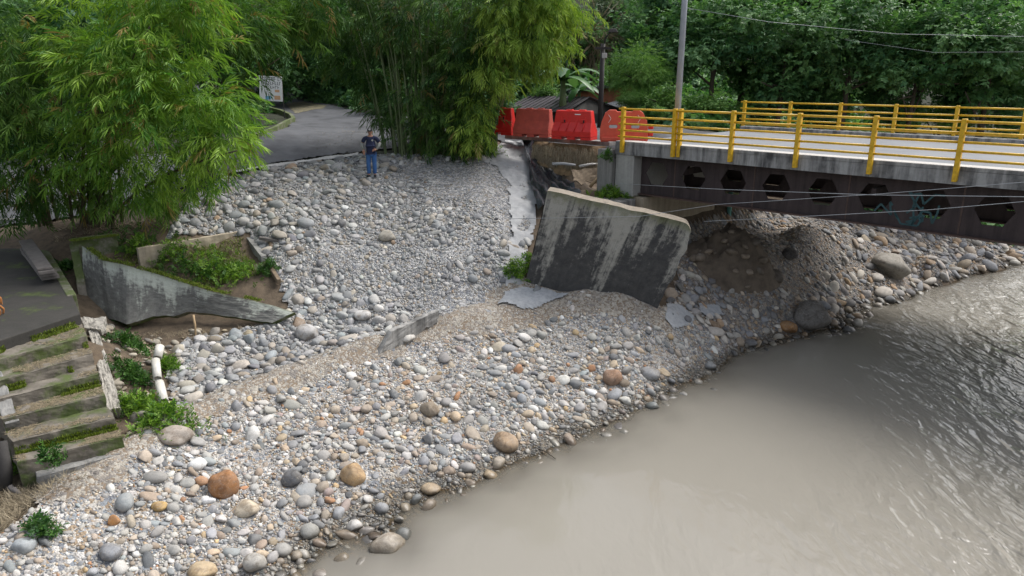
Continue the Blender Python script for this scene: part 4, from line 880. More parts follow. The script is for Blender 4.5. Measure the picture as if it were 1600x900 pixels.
def spray_mesh(name, pts, dirs, kind, mat, rng, scale=1.0, bright=None):
    n = len(pts); d = dirs / (np.linalg.norm(dirs, axis=1)[:, None] + 1e-9); up = np.tile([0, 0, 1.0], (n, 1)) + rng.normal(0, .35, (n, 3))
    y = np.cross(up, d); y /= np.linalg.norm(y, axis=1)[:, None] + 1e-9; z = np.cross(d, y); Rm = np.stack([d, y, z], 2)
    sc = scale * rng.uniform(.75, 1.25, n); VV, FF, CC = [], [], []; base = 0; var = rng.integers(0, 6, n)
    for k in range(6):
        sel = np.where(var == k)[0]
        if not len(sel): continue
        S, Fa = FANS[kind][k]; v = np.einsum('nij,nkj->nki', Rm[sel], S[None] * sc[sel][:, None, None]) + pts[sel][:, None, :]
        VV.append(v.reshape(-1, 3)); FF.append((Fa[None] + (np.arange(len(sel)) * len(S))[:, None, None] + base).reshape(-1, 3)); base += len(sel) * len(S)
        L = len(S) // 4; b = np.clip((bright[sel] if bright is not None else rng.random(len(sel)))[:, None] + rng.normal(0, .14, (len(sel), L)), 0, 1)
        dr = np.repeat(rng.random(len(sel))[:, None], L, 1); c = np.stack([b, dr, b * 0], -1); CC.append(np.repeat(c.reshape(-1, 3), 4, 0))
    return mesh_np(name, np.concatenate(VV), np.concatenate(FF), mat, col=np.concatenate(CC))
def blob_points(blobs, rng, clump=.42, per=26, dens=9.0, droop=.5, shell=.55):
    """blobs: (centre, radii). leaf sprays in many small clumps spread through the volume"""
    PP, DD, BB = [], [], []
    for c, rad in blobs:
        c = np.array(c); rad = np.array(rad); k = max(4, int(dens * (rad[0] * rad[1] + rad[0] * rad[2] + rad[1] * rad[2]) / 3))
        u = rng.normal(size=(k, 3)); u /= np.linalg.norm(u, axis=1)[:, None]; s = shell + (1.05 - shell) * rng.random(k) ** .6
        cc = c + u * rad * s[:, None]; br = np.clip(rng.normal(.5, .22, k), 0, 1)
        m = rng.poisson(per, k) + 3; own = np.repeat(np.arange(k), m); off = rng.normal(0, 1, (len(own), 3)) * np.array([clump, clump, clump * .7]); p = cc[own] + off
        PP.append(p); DD.append(off / clump * .7 + u[own] * .8 + np.array([0, 0, -droop])); BB.append(br[own])
    return np.concatenate(PP), np.concatenate(DD), np.concatenate(BB)
def px_blob(px, py, Y, rpx, flat=(1, 1, 1)):
    p = PY(px, py, Y); dep = Y * CT + (CAM_Z - p.z) * ST; r = rpx / F_PX * dep; return (tuple(p), (r * flat[0], r * flat[1], r * flat[2]))
def culm_path(base, top, lean=.0, n=14, rng=random):
    b, t = Vector(base), Vector(top); mid = Vector((b.x * .7 + t.x * .3, b.y * .7 + t.y * .3, b.z * .35 + t.z * .65)); pts = []
    for i in range(n):
        s = i / (n - 1); pts.append(b * (1 - s) ** 2 + mid * 2 * s * (1 - s) + t * s * s)
    return pts
def culm(parent, base, top, r0, mat, local=False):
    pts = culm_path(base, top); rad = []
    q, rr = [], []
    for i in range(len(pts) - 1):
        a, b = pts[i], pts[i + 1]; s = 1 - .75 * i / len(pts)
        q += [a, a.lerp(b, .06), a.lerp(b, .94)]; rr += [r0 * s * 1.14, r0 * s, r0 * s]
    return MB().tube(q, rr, 7).build('culm', mat, parent, smooth=True, local=local)
def bamboo(name, label, base, blobs, mat, culms, seed, r0=.055, dens=9.0, per=26, clump=.42, droop=.5, cm='culm', scale=1.0, group='bamboo clumps'):
    rng = np.random.default_rng(seed); t = tag(empty(name, base), label, 'bamboo', group)
    p, d, b = blob_points(blobs, rng, clump, per, dens, droop)
    me = spray_mesh('foliage', p, d, 'bamboo', mat, rng, scale, b); tag(link(bpy.data.objects.new('foliage', me), t), kind='stuff')
    for a, top in culms: culm(t, a, top, r0 * rng.uniform(.75, 1.2), M[cm])
    print('BAMBOO', name, len(p) * 20); return t
rg = random.Random(12)
def gpt(px, py): return PH(px, py)
B1 = [px_blob(*b) for b in ((235, 50, 20.4, 80), (180, 125, 20.0, 66), (285, 128, 19.8, 72), (225, 205, 20.2, 76), (322, 196, 19.9, 44), (350, 222, 19.6, 26), (130, 240, 20.8, 52), (300, 258, 20.6, 34), (215, 270, 20.9, 34), (270, -25, 21, 80), (150, 30, 21, 60))]
bb = gpt(150, 350)
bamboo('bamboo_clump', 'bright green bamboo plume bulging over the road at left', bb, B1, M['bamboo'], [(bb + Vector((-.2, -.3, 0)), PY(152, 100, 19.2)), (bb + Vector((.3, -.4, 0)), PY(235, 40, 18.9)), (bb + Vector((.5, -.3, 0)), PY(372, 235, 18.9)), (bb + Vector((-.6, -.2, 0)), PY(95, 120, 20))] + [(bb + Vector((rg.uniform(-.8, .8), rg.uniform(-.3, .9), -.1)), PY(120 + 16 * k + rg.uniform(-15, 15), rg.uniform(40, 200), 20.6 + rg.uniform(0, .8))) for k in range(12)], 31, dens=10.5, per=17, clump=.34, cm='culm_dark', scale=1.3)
B2 = [px_blob(*b) for b in ((25, 35, 20.6, 60), (20, 120, 20.8, 45), (45, 190, 20.8, 52), (40, 275, 21.2, 52), (95, 60, 22.2, 50), (90, 170, 22.2, 50), (-60, 100, 21, 80), (-70, 250, 21, 70), (100, 290, 22, 30), (170, 290, 21.8, 28), (250, 300, 22, 18), (20, 305, 21.6, 24))]
bb = gpt(100, 350)
bamboo('bamboo_clump', 'darker bamboo plume at the left edge of the view', bb, B2, M['bamboo_shaded'], [(bb + Vector((rg.uniform(-.9, .6), rg.uniform(-.2, .8), -.1)), PY(rg.uniform(-60, 120), rg.uniform(20, 150), 21.6)) for k in range(8)], 32, dens=9, per=17, clump=.34, cm='culm_dark', scale=1.3)
B3 = [px_blob(*b) for b in ((340, 20, 25, 70), (388, 48, 26, 42), (355, 100, 25.5, 38), (440, 50, 27, 26), (420, 5, 27, 60), (355, 150, 26, 24), (480, 0, 28, 50), (330, 150, 25.5, 36))]
bb = Vector((-11.4, 26.2, Hf(-11.4, 26.2)))
bamboo('bamboo_clump', 'shaded bamboo hanging above the white sign board', bb, B3, M['bamboo_shaded'], [(bb + Vector((rg.uniform(-.6, .6), rg.uniform(-.6, .6), -.1)), PY(rg.uniform(320, 440), rg.uniform(0, 90), 26)) for k in range(7)], 33, dens=8.5, per=17, clump=.36, cm='culm_dark', scale=1.35)
B4 = [px_blob(*b) for b in ((530, 10, 30.5, 52), (600, 30, 30, 60), (680, 28, 29.5, 62), (760, 30, 29.2, 60), (645, 85, 29.8, 40), (570, 85, 30.5, 34), (520, 75, 31, 28), (715, 95, 29.2, 38), (700, 150, 28.9, 18), (742, 190, 28.5, 22), (728, 218, 28.6, 14), (735, 140, 28.6, 24), (588, 128, 30, 14), (790, 60, 29.4, 40), (650, 190, 31.3, 26), (695, 195, 31.3, 28), (735, 195, 31, 24), (625, 150, 31.6, 18), (665, 140, 31.2, 24), (710, 145, 31, 24), (605, 175, 29.6, 12), (655, 150, 28.9, 18), (690, 185, 28.8, 20), (665, 215, 28.9, 9))]
bb = gpt(690, 240)
bamboo('bamboo_clump', 'dense dark bamboo clump with bare culms behind the standing man', bb, B4, M['bamboo_dark'],
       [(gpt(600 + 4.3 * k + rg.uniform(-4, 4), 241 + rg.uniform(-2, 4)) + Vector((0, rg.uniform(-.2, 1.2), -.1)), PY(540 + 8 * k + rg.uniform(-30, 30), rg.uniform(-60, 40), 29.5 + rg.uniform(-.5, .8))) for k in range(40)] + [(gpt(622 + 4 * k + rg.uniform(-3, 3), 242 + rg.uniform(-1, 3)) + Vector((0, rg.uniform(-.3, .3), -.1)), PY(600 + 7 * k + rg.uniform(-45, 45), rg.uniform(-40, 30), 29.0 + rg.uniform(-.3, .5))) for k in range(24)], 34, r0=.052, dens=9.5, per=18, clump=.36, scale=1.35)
B5 = [px_blob(*b) for b in ((812, 30, 28.4, 54), (862, 40, 28.6, 32), (788, 88, 27.9, 38), (832, 85, 28.1, 28), (768, 128, 27.8, 24), (742, 205, 28.0, 13), (750, 165, 28, 16), (885, 10, 28.8, 28), (840, -15, 28.5, 50))]
bb = gpt(760, 243)
bamboo('bamboo_clump', 'pale weeping bamboo drooping in front of the red barriers', bb, B5, M['bamboo_pale'], [(bb + Vector((rg.uniform(-.5, .4), rg.uniform(0, .9), -.1)), PY(rg.uniform(770, 880), rg.uniform(-20, 80), 28.4)) for k in range(8)], 35, dens=14, per=18, clump=.30, droop=1.3, scale=1.25)
# broadleaf trees: a few crown meshes shared
def crown_mesh(seed, mat, kind='broad', rad=(4, 4, 3.4), k=11, dens=4.2, per=30, clump=.6, scale=1.2):
    rng = np.random.default_rng(seed); bl = []
    for i in range(k):
        u = rng.normal(size=3); u /= np.linalg.norm(u); c = u * np.array(rad) * rng.uniform(.35, .75); r = rng.uniform(.30, .48) * rad[0]; bl.append((c, (r, r, r * .75)))
    p, d, b = blob_points(bl, rng, clump, per, dens, .35, .5); return spray_mesh('crown', p, d, kind, mat, rng, scale, b)
CR = {'dark': [crown_mesh(60 + i, M['tree_dark']) for i in range(3)], 'mid': [crown_mesh(70 + i, M['tree_mid']) for i in range(2)], 'pale': [crown_mesh(80, M['tree_pale'])], 'fine': [crown_mesh(90, M['tree_mid'], 'bamboo', dens=5, per=30, scale=1.3)]}
def tree(name, label, px, py, Y, rpx, cr, k=0, zs=1.0, cat='tree', group='trees behind the bridge', trunk=True):
    c, (r, _, _) = px_blob(px, py, Y, rpx); g = Hf(c[0], c[1]); t = tag(empty(name, (c[0], c[1], g), 0), label, cat, group)
    o = bpy.data.objects.new('crown', CR[cr][k % len(CR[cr])]); link(o, t); o.location = c; o.scale = (r / 4.2, r / 4.2, r / 4.2 * zs); o.rotation_euler = (0, 0, k * 1.9 + px); tag(o, kind='stuff')
    if trunk:
        rr = random.Random(int(px + Y)); top = Vector(c); b = Vector((c[0] + rr.uniform(-.5, .5), c[1] + rr.uniform(-.3, .3), g - .3)); mb = MB(); h = top.z - b.z
        mid = b.lerp(top, .55) + Vector((rr.uniform(-.3, .3), 0, 0)); w = max(.10, r * .05)
        mb.tube([b, b.lerp(mid, .5) + Vector((rr.uniform(-.15, .15), 0, 0)), mid, top], [w * 1.25, w, w * .8, w * .3], 8)
        for _ in range(4): mb.tube([mid.lerp(top, rr.uniform(0, .6)), mid + Vector((rr.uniform(-1, 1) * r * .6, rr.uniform(-1, 1) * r * .5, rr.uniform(.2, .7) * r))], [w * .5, w * .15], 6)
        mb.build('trunk', M['bark'], t, smooth=True)
    return t
TREES = [
    (690, 175, 35.5, 60, 'dark', 0, 'dark low tree directly behind the bare bamboo culms'), (760, 150, 36, 60, 'dark', 2, 'dark low tree behind the pale weeping bamboo'), (610, 140, 40, 40, 'dark', 1, 'dark low tree left behind the bamboo culms'),
    (1180, 120, 42, 60, 'dark', 0, 'dark low tree behind the first far railing posts'), (1270, 130, 41, 60, 'dark', 1, 'dark low tree behind the third far railing post'), (1370, 130, 40, 64, 'dark', 0, 'dark low tree behind the fourth far railing post'), (1480, 140, 39, 64, 'dark', 2, 'dark low tree behind the fifth far railing post'), (1590, 140, 38, 70, 'dark', 0, 'dark low tree behind the sixth far railing post'),
    (1120, 55, 40, 95, 'dark', 0, 'dark broadleaf tree just right of the grey lamp post'), (1230, 75, 38.5, 92, 'dark', 1, 'dark broadleaf tree behind the start of the far railing'),
    (1330, 60, 37.5, 100, 'dark', 2, 'dark broadleaf tree behind the middle of the far railing'), (1440, 85, 36.5, 100, 'dark', 0, 'dark broadleaf tree behind the far railing, second from the right edge'),
    (1555, 70, 36, 110, 'dark', 1, 'dark broadleaf tree behind the far railing at the right edge'),
    (1180, -20, 44, 110, 'dark', 2, 'taller dark tree rising behind the lamp post tree'), (1310, -30, 43, 120, 'mid', 0, 'taller mid green tree at the top edge above the bridge'), (1450, -20, 42, 120, 'dark', 1, 'taller dark tree at the top edge right of centre'), (1580, -30, 42, 120, 'dark', 0, 'taller dark tree in the top right corner'),
    (1050, 20, 47, 90, 'dark', 1, 'dark tree left of the grey lamp post'), (990, 60, 44, 60, 'dark', 2, 'dark tree behind the dark timber pole'), (955, 20, 50, 52, 'pale', 0, 'pale grey-green tree far back behind the timber pole'),
    (1000, 105, 38, 58, 'fine', 0, 'feathery mid green tree between the two poles'), (1045, 105, 41, 52, 'dark', 0, 'dark tree behind the feathery green tree'),
    (900, 70, 46, 60, 'dark', 0, 'dark tree behind the banana plants'), (820, 80, 46, 90, 'dark', 1, 'dark tree hidden behind the pale bamboo'),
    (560, 60, 50, 110, 'dark', 2, 'dark tree beyond the road junction'), (470, 70, 52, 80, 'dark', 0, 'dark tree behind the sign board'), (520, 120, 47, 46, 'dark', 1, 'dark low tree at the far road edge'), (660, 90, 46, 90, 'dark', 2, 'dark tree behind the dense bamboo clump'), (740, 60, 48, 100, 'dark', 0, 'dark tree behind the right half of the dense bamboo'),
    (380, 60, 46, 110, 'dark', 1, 'dark tree behind the shaded bamboo'), (270, 60, 40, 130, 'dark', 2, 'dark tree behind the bright bamboo plume'), (120, 60, 36, 150, 'dark', 0, 'dark tree behind the left bamboo plumes'), (-30, 60, 34, 150, 'dark', 1, 'dark tree at the far left edge'), (200, 190, 36, 90, 'dark', 2, 'dark low tree across the road behind the bright bamboo'), (60, 230, 32, 80, 'dark', 0, 'dark low tree across the road at far left')]
for a in TREES: tree('broadleaf_tree', a[6], *a[:6])
SHRUBS = [(1100, 172, 36.5, 40, 'mid', 0, 'leafy green shrub left of the far railing'), (1040, 150, 35.5, 32, 'mid', 1, 'leafy green shrub behind the near railing corner'), (985, 150, 36.5, 26, 'fine', 0, 'feathery shrub beside the dark shed'), (1145, 178, 38, 30, 'mid', 0, 'leafy shrub directly behind the far railing end'), (1200, 168, 39.5, 34, 'dark', 1, 'dark shrub behind the far railing'), (1290, 172, 39, 40, 'dark', 2, 'dark shrub behind the far railing middle'), (1400, 180, 38, 44, 'dark', 0, 'dark shrub behind the far railing, third from the right'), (1500, 178, 37, 40, 'mid', 1, 'yellow-green shrub behind the far railing'), (1590, 185, 36, 44, 'dark', 1, 'dark shrub behind the far railing at the right edge'),
    (425, 197, 36.5, 15, 'mid', 1, 'green plants in the kerbed bed below the sign'), (388, 198, 35.2, 18, 'dark', 1, 'dark shrub in the kerbed bed left of the sign'), (500, 150, 50, 24, 'dark', 0, 'dark shrub across the road beyond the sign'), (560, 160, 46, 26, 'mid', 0, 'green shrub at the far road edge by the bamboo'), (600, 165, 43, 24, 'dark', 2, 'dark shrub right at the bamboo, far road edge'), (860, 140, 40, 30, 'mid', 1, 'green shrub behind the shed'), (1030, 175, 33.5, 14, 'mid', 0, 'low green shrub behind the last barrier')]
for a in SHRUBS: tree('shrub', a[6], *a[:6], .9, 'shrub', 'shrubs', trunk=a[3] > 30)
dead = np.random.default_rng(9); p, d, b = blob_points([px_blob(915, 60, 45, 22), px_blob(940, 62, 45, 20)], dead, .7, 24, 8, .2)
t = tag(empty('dead_vine', (PY(925, 60, 45).x, 45, Hf(PY(925, 60, 45).x, 45))), 'tangle of dry grey vines behind the timber pole', 'vine')
tag(link(bpy.data.objects.new('stems', spray_mesh('stems', p, d, 'stem', M['drystem'], dead, 1.6, b)), t), kind='stuff')
MB().tube([(t.location.x, 45, t.location.z - .2), PY(925, 70, 45)], [.14, .05], 7).build('trunk', M['bark'], t)
# banana plants
def banana(px, py, Y, s, n, seed, label):
    rng_ = random.Random(seed); c = PY(px, py, Y); g = Hf(c.x, c.y); t = tag(empty('banana_plant', (c.x, c.y, g)), label, 'banana plant', 'banana plants'); top = c
    MB().tube([(c.x, c.y, g - .1), (c.x, c.y, (g + c.z) / 2), c], [.14 * s, .12 * s, .07 * s], 8).build('stem', M['culm'], t, smooth=True)
    for k in range(n):
        a = 2 * math.pi * k / n + rng_.uniform(-.3, .3); L = s * rng_.uniform(1.3, 2.0); up = rng_.uniform(.5, 1.5); V, Fa = [], []; m = 9; u = Vector((math.cos(a), math.sin(a), 0)); sd = Vector((-u.y, u.x, 0))
        for i in range(m):
            q = i / (m - 1); mid = top + u * L * q * .75 + Vector((0, 0, up * L * .6 * q - L * .75 * q * q)); w = .24 * s * math.sin(math.pi * min(1, .08 + q * .92)) ** .6 * rng_.uniform(.85, 1.1)
            V += [mid - sd * w + Vector((0, 0, -.25 * w)), mid, mid + sd * w + Vector((0, 0, -.25 * w))]
            if i: j = 3 * i; Fa += [(j - 3, j - 2, j + 1, j), (j - 2, j - 1, j + 2, j + 1)]
        br = rng_.random(); obj_np('leaf', [v[:] for v in V], Fa, M['banana'], t, smooth=True, col=np.tile([br, .1, 0], (len(V), 1)))
banana(880, 125, 36, 1.5, 9, 1, 'large banana plant between the pale bamboo and the shed'); banana(905, 142, 37.5, 1.0, 7, 2, 'smaller banana plant behind the shed roof'); banana(548, 140, 50, 1.7, 8, 3, 'banana plant beyond the road junction')
# undergrowth on the forest floor
ru = np.random.default_rng(41); n = 26000; x = ru.uniform(-29, 29, n); y = ru.uniform(28, 59, n); road_poly = [tuple(p[:2]) for p in ROAD]
k = FOREST(x, y) & ~in_poly(x, y, road_poly) & (dist_line(x, y, road_poly + road_poly[:1]) > .35) & (fbm(x * .6, y * .6, 3) > .34) & (np.abs(x) < y * .8) & (y > np.where(x < -5, 41, 33.5)); x, y = x[k], y[k]; p = np.stack([x, y, H(x, y) + ru.uniform(.05, .6, len(x))], 1)
tag(link(bpy.data.objects.new('undergrowth', spray_mesh('undergrowth', p, ru.normal(0, 1, p.shape) + np.array([0, 0, .3]), 'broad', M['tree_dark'], ru, 1.8)), None), 'dark leafy undergrowth covering the forest floor', 'undergrowth', kind='stuff')
def blades(name, pts, hmin, hmax, mat, rng_, w=.012, flat=.4, kind='stuff', label=None):
    n = len(pts); a = rng_.random(n) * 6.283; h = rng_.uniform(hmin, hmax, n); d = np.stack([np.cos(a) * flat, np.sin(a) * flat, np.ones(n)], 1) * h[:, None]; s = np.stack([-np.sin(a), np.cos(a), a * 0], 1) * w
    V = np.stack([pts - s, pts + s, pts + d], 1).reshape(-1, 3); Fa = np.arange(3 * n).reshape(n, 3); b = np.clip(rng_.normal(.5, .25, n), 0, 1); c = np.repeat(np.stack([b, b * 0, b * 0], 1), 3, 0)
    return tag(obj_np(name, V, Fa, mat, col=c), kind=kind)
# stones, roots and litter on the bare earth below the fallen wall
re_ = np.random.default_rng(43); EZ = px2([(140, 500), (430, 505), (400, 520), (290, 545), (262, 590), (285, 640), (200, 690), (185, 620), (165, 540)]); gnd = bpy.data.objects['ground']
for k in range(190):
    while True:
        x, y = re_.uniform(min(q[0] for q in EZ), max(q[0] for q in EZ)), re_.uniform(min(q[1] for q in EZ), max(q[1] for q in EZ))
        if in_poly(np.array([x]), np.array([y]), EZ)[0]: break
    o = bpy.data.objects.new('stone', STONE_ME[re_.integers(10)]); link(o, gnd); r_ = .035 + .13 * re_.random() ** 3; o.color = (*(np.array(((.30, .25, .18), (.36, .30, .2), (.24, .22, .19), (.42, .38, .3))[re_.integers(4)]) * re_.uniform(.6, 1.2)), 1)
    o.location = (x, y, Hf(x, y) + r_ * .2 - .03); o.scale = (r_ * 1.2, r_, r_ * .75); o.rotation_euler = re_.uniform(-.6, .6, 3)
def patch(px, n, hmin, hmax, mat, name, label, cat, w=.008, flat=.8, thr=.4, lift=-.03, parent=None):
    Z = px2(px); q = np.stack([re_.uniform(min(a[0] for a in Z), max(a[0] for a in Z), n), re_.uniform(min(a[1] for a in Z), max(a[1] for a in Z), n)], 1)
    q = q[in_poly(q[:, 0], q[:, 1], Z)]; q = q[fbm(q[:, 0] * 2, q[:, 1] * 2, 3) > thr]; pts = np.concatenate([q, (H(q[:, 0], q[:, 1]) + lift)[:, None]], 1)
    return tag(blades(name, pts, hmin, hmax, mat, re_, w, flat), label, cat)
patch([(150, 505), (420, 507), (380, 525), (270, 560), (200, 560)], 5000, .02, .10, M['drystem'], 'dry_grass', 'dry brown grass and roots under the fallen wall', 'grass', .006, 1.6)
patch([(180, 400), (380, 372), (400, 430), (340, 445), (200, 418)], 7000, .04, .16, M['moss'], 'grass', 'short green grass on the planter soil', 'grass', .008, .7, .45)
patch([(180, 400), (380, 372), (400, 430), (340, 445), (200, 418)], 4000, .03, .14, M['drystem'], 'dry_grass', 'dry grass between the planter weeds', 'grass', .006, 1.4, .4)
patch([(-40, 760), (110, 745), (170, 725), (120, 760), (50, 790), (-20, 850), (-80, 850)], 6000, .03, .16, M['drystem'], 'dry_brush', 'grey dry brush below the lowest step', 'brush', .007, 1.8, .35)
patch([(190, 350), (330, 300), (345, 330), (260, 370), (130, 372), (85, 380), (80, 360)], 6000, .02, .12, M['drystem'], 'leaf_litter', 'dry bamboo litter at the foot of the left bamboo', 'litter', .008, 2.2, .3)
patch([(470, 215), (560, 203), (598, 222), (590, 238), (505, 240)], 2600, .01, .05, M['drystem'], 'leaf_litter', 'dark leaf litter on the road beside the bamboo', 'litter', .02, 2.5, .42, .02)
patch([(440, 205), (560, 195), (590, 215), (450, 215)], 900, .01, .05, M['drystem'], 'leaf_litter', 'thin leaf litter scattered farther up the road', 'litter', .02, 2.5, .45, .02)
stp = tag(empty('stump', P(5, 760, 1.0)), 'charred black stump at the left edge beside the lowest step', 'stump')
MB().tube([P(4, 765, .9), P(8, 735, 1.25), P(2, 690, 1.75)], [.15, .12, .09], 9).build('trunk', M['pole_dark'], stp, smooth=True)
for k in range(4): MB().tube([P(6 + 5 * k, 752 + 4 * k, 1.0), P(10 + 10 * k, 778, .85)], [.05, .02], 6).build('root', M['wood_grey'], stp, smooth=True)
# small weeds
def weed(px, py, n, rad, h, mat, label, seed, kind='weed', scale=1.0, group='weeds', cat='weed', pos=None, name='weed_plant'):
    rng_ = np.random.default_rng(seed); g = pos or PH(px, py); t = tag(empty(name, g), label, cat, group)
    p = np.stack([g.x + rng_.normal(0, rad, n), g.y + rng_.normal(0, rad * .7, n), np.zeros(n)], 1); p[:, 2] = (H(p[:, 0], p[:, 1]) if pos is None else g.z) + h * rng_.random(n) * np.exp(-((p[:, 0] - g.x) ** 2 + (p[:, 1] - g.y) ** 2) / (2 * rad * rad))
    d = rng_.normal(0, .6, (n, 3)) + np.array([0, 0, .45]); tag(link(bpy.data.objects.new('leaves', spray_mesh('leaves', p, d, kind, mat, rng_, scale)), t), kind='stuff')
    mb = MB()
    for k in range(6): mb.tube([g + Vector((0, 0, -.03)), g + Vector((rng_.normal(0, rad * .6), rng_.normal(0, rad * .4), h * .8))], [.008, .003], 5)
    mb.build('stems', M['culm'], t); return t
WEEDS = [(222, 395, 160, .25, .55, 'weed', 'tall bright weed in the planter near its left end'), (258, 402, 160, .3, .4, 'weed', 'bright weed with broad leaves in the planter middle'), (330, 415, 240, .45, .25, 'weed', 'low bright weeds on the planter soil'), (365, 430, 220, .35, .22, 'weed', 'low weeds at the right end of the planter'), (300, 425, 200, .4, .2, 'weed_dark', 'darker low weeds along the planter front'), (420, 425, 120, .15, .3, 'weed_dark', 'dark weed beside the broken planter post'),
    (205, 545, 220, .22, .35, 'weed_dark', 'dark weeds below the fallen wall by the masonry'), (208, 590, 200, .2, .3, 'weed_dark', 'dark weeds beside the masonry wall, lower down'), (215, 640, 330, .30, .3, 'weed', 'lush weeds at the stair foot'), (255, 655, 320, .32, .25, 'weed', 'lush weeds below the broken pipe'), (262, 575, 120, .15, .2, 'weed', 'small weed right of the broken pipe'), (205, 503, 60, .14, .2, 'weed_dark', 'broad leaved weed under the fallen wall'),
    (805, 432, 180, .16, .55, 'weed', 'bright weed growing at the lower left of the leaning slab'), (835, 415, 130, .22, .3, 'weed', 'feathery weed spreading across the leaning slab'), (975, 300, 240, .30, .35, 'weed', 'bright weed on the bridge footing'), (68, 832, 90, .12, .25, 'weed_dark', 'small weed tuft in the sand at bottom left'), (80, 722, 60, .10, .3, 'weed_dark', 'small weed growing on the lowest step'), (10, 735, 160, .25, .4, 'weed', 'grassy weed at the left end of the lowest step'),
    (760, 240, 200, .35, .35, 'weed', 'grassy weeds at the foot of the pale bamboo'), (190, 375, 150, .5, .2, 'weed_dark', 'low weeds behind the mossy planter end'), (100, 420, 120, .22, .15, 'weed_dark', 'low weeds between patio and planter'), (950, 245, 60, .12, .3, 'weed_dark', 'weed hanging on the wing column of the bridge')]
for i, a in enumerate(WEEDS):
    pos = None
    if a[0] == 975: pos = BP(-.2, -.3, 4.02)
    if a[0] == 950: pos = BP(-.45, -.2, 5.3)
    if a[0] == 80: pos = P(80, 722, 1.42)
    weed(*a[:5], M[a[5]], a[6], 200 + i, pos=pos)
rm = np.random.default_rng(77); mp, lp = [], []
for i in range(1, len(NOSE)):
    a, b, z = P(*NOSE[i][0], NOSE[i][2]), P(*NOSE[i][1], NOSE[i][2]), NOSE[i][2]; a0, b0 = P(*NOSE[i - 1][0], NOSE[i - 1][2]), P(*NOSE[i - 1][1], NOSE[i - 1][2])
    n = 2600; u = rm.random(n); v = rm.random(n); base = np.array(a)[None] * (1 - u)[:, None] + np.array(b)[None] * u[:, None]; back = np.array(a0)[None] * (1 - u)[:, None] + np.array(b0)[None] * u[:, None]
    # moss creeps along the inner edge of each tread and down its riser
    q = base + (back - base) * (1 - .22 * v ** 1.5)[:, None]; q[:, 2] = z + rm.random(n) * .10 * (v < .35); nn = fbm(q[:, 0] * 1.3 + i * 5, q[:, 1] * 1.3 + i, 3); mp.append(q[nn > (.50 if i < 5 else .60)])
    q2 = base + (back - base) * (.1 + .85 * v)[:, None]; q2[:, 2] = z + .005; nn = fbm(q2[:, 0] * 1.1 + i * 9, q2[:, 1] * 1.1, 3); lp.append(q2[nn > .47])
tag(blades('step_moss', np.concatenate(mp), .02, .07, M['moss'], rm, .012), 'bright moss along the inner edges of the steps', 'moss')
tag(blades('leaf_litter', np.concatenate(lp)[::2], .006, .012, M['drystem'], rm, .007, 10.0), 'dry bamboo litter scattered on the steps', 'litter')
# dry roots hanging on the earth face
n = 1500; u = rm.random(n); pts = np.array(EA)[None] * (1 - u)[:, None] + np.array(EB)[None] * u[:, None]; pts[:, 2] = 5.5 - rm.random(n) * .75; pts[:, 1] -= .38; pts[:, 0] -= .15
V = np.stack([pts, pts + np.array([.015, 0, 0]), pts + np.stack([rm.normal(0, .05, n), rm.normal(-.08, .05, n), -rm.uniform(.15, .4, n)], 1)], 1).reshape(-1, 3); bc = np.repeat(np.stack([rm.random(n), u * 0, u * 0], 1), 3, 0)
tag(obj_np('dry_roots', V, np.arange(3 * n).reshape(n, 3), M['drystem'], ef, col=bc), kind='stuff')
# moss on the top edge of the fallen wall
n = 5000; u = rm.random(n); pts = np.stack([np.interp(u, np.linspace(0, 1, len(TOPW)), TOPW[:, k]) for k in range(3)], 1) + rm.normal(0, 1, (n, 3)) * np.array([.05, .05, .012]) + np.array([0, .08, .02])
pts = pts[(fbm(u * 9, u * 0 + 4, 3) > .38) & (u < .85)]
mo = blades('moss', pts, .02, .05, M['moss'], rm, .014); mo.parent = fs; mo.matrix_parent_inverse = Matrix.Identity(4)
n = 1500; u = rm.random(n); ea, eb = P(112, 376, 3.47), P(181, 368, 3.48); pts = np.array(ea)[None] * (1 - u)[:, None] + np.array(eb)[None] * u[:, None] + rm.normal(0, .06, (n, 3)) * np.array([1, 1, .1])
mo = blades('moss', pts, .02, .05, M['moss'], rm, .014); mo.parent = pl; mo.matrix_parent_inverse = world_of(pl).inverted()

# ------------------------------------------------------------------ earth mound under the bridge
def mound():
    c = PH(1150, 410); nu, nv = 50, 40; V = []
    for j in range(nv):
        for i in range(nu):
            u, v = i / (nu - 1) * 2 - 1, j / (nv - 1) * 2 - 1; x, y = c.x + u * 1.75, c.y + .5 + v * 1.5; h = max(0, 1 - (u * u + v * v)) ** .8
            V.append((x, y, Hf(x, y) - .12 + h * (.75 + .9 * float(fbm(u * 3 + 4, v * 3, 4))) * .75 + h * 1.3 * abs(float(fbm(u * 5 + 3, v * 5, 4)) - .5)))
    idx = np.arange(nu * nv).reshape(nv, nu); Fq = np.stack([idx[:-1, :-1], idx[:-1, 1:], idx[1:, 1:], idx[1:, :-1]], -1).reshape(-1, 4)
    mo_ = obj_np('earth_mound', V, Fq, M['soil_dark'], smooth=True); VA = np.array(V); rng_ = np.random.default_rng(3)
    for k in range(60):
        q = VA[rng_.integers(len(VA))]; o = bpy.data.objects.new('stone', STONE_ME[rng_.integers(10)]); link(o, mo_); o.color = (*(np.array((.16, .125, .09)) * rng_.uniform(.6, 1.7)), 1); r_ = rng_.uniform(.06, .2) if k else .3
        o.location = q; o.scale = (r_ * 1.2, r_, r_ * .8); o.rotation_euler = rng_.uniform(-.6, .6, 3)
    tag(mo_, 'dark lumpy earth mound under the bridge beside the leaning slab', 'earth mound')
mound()

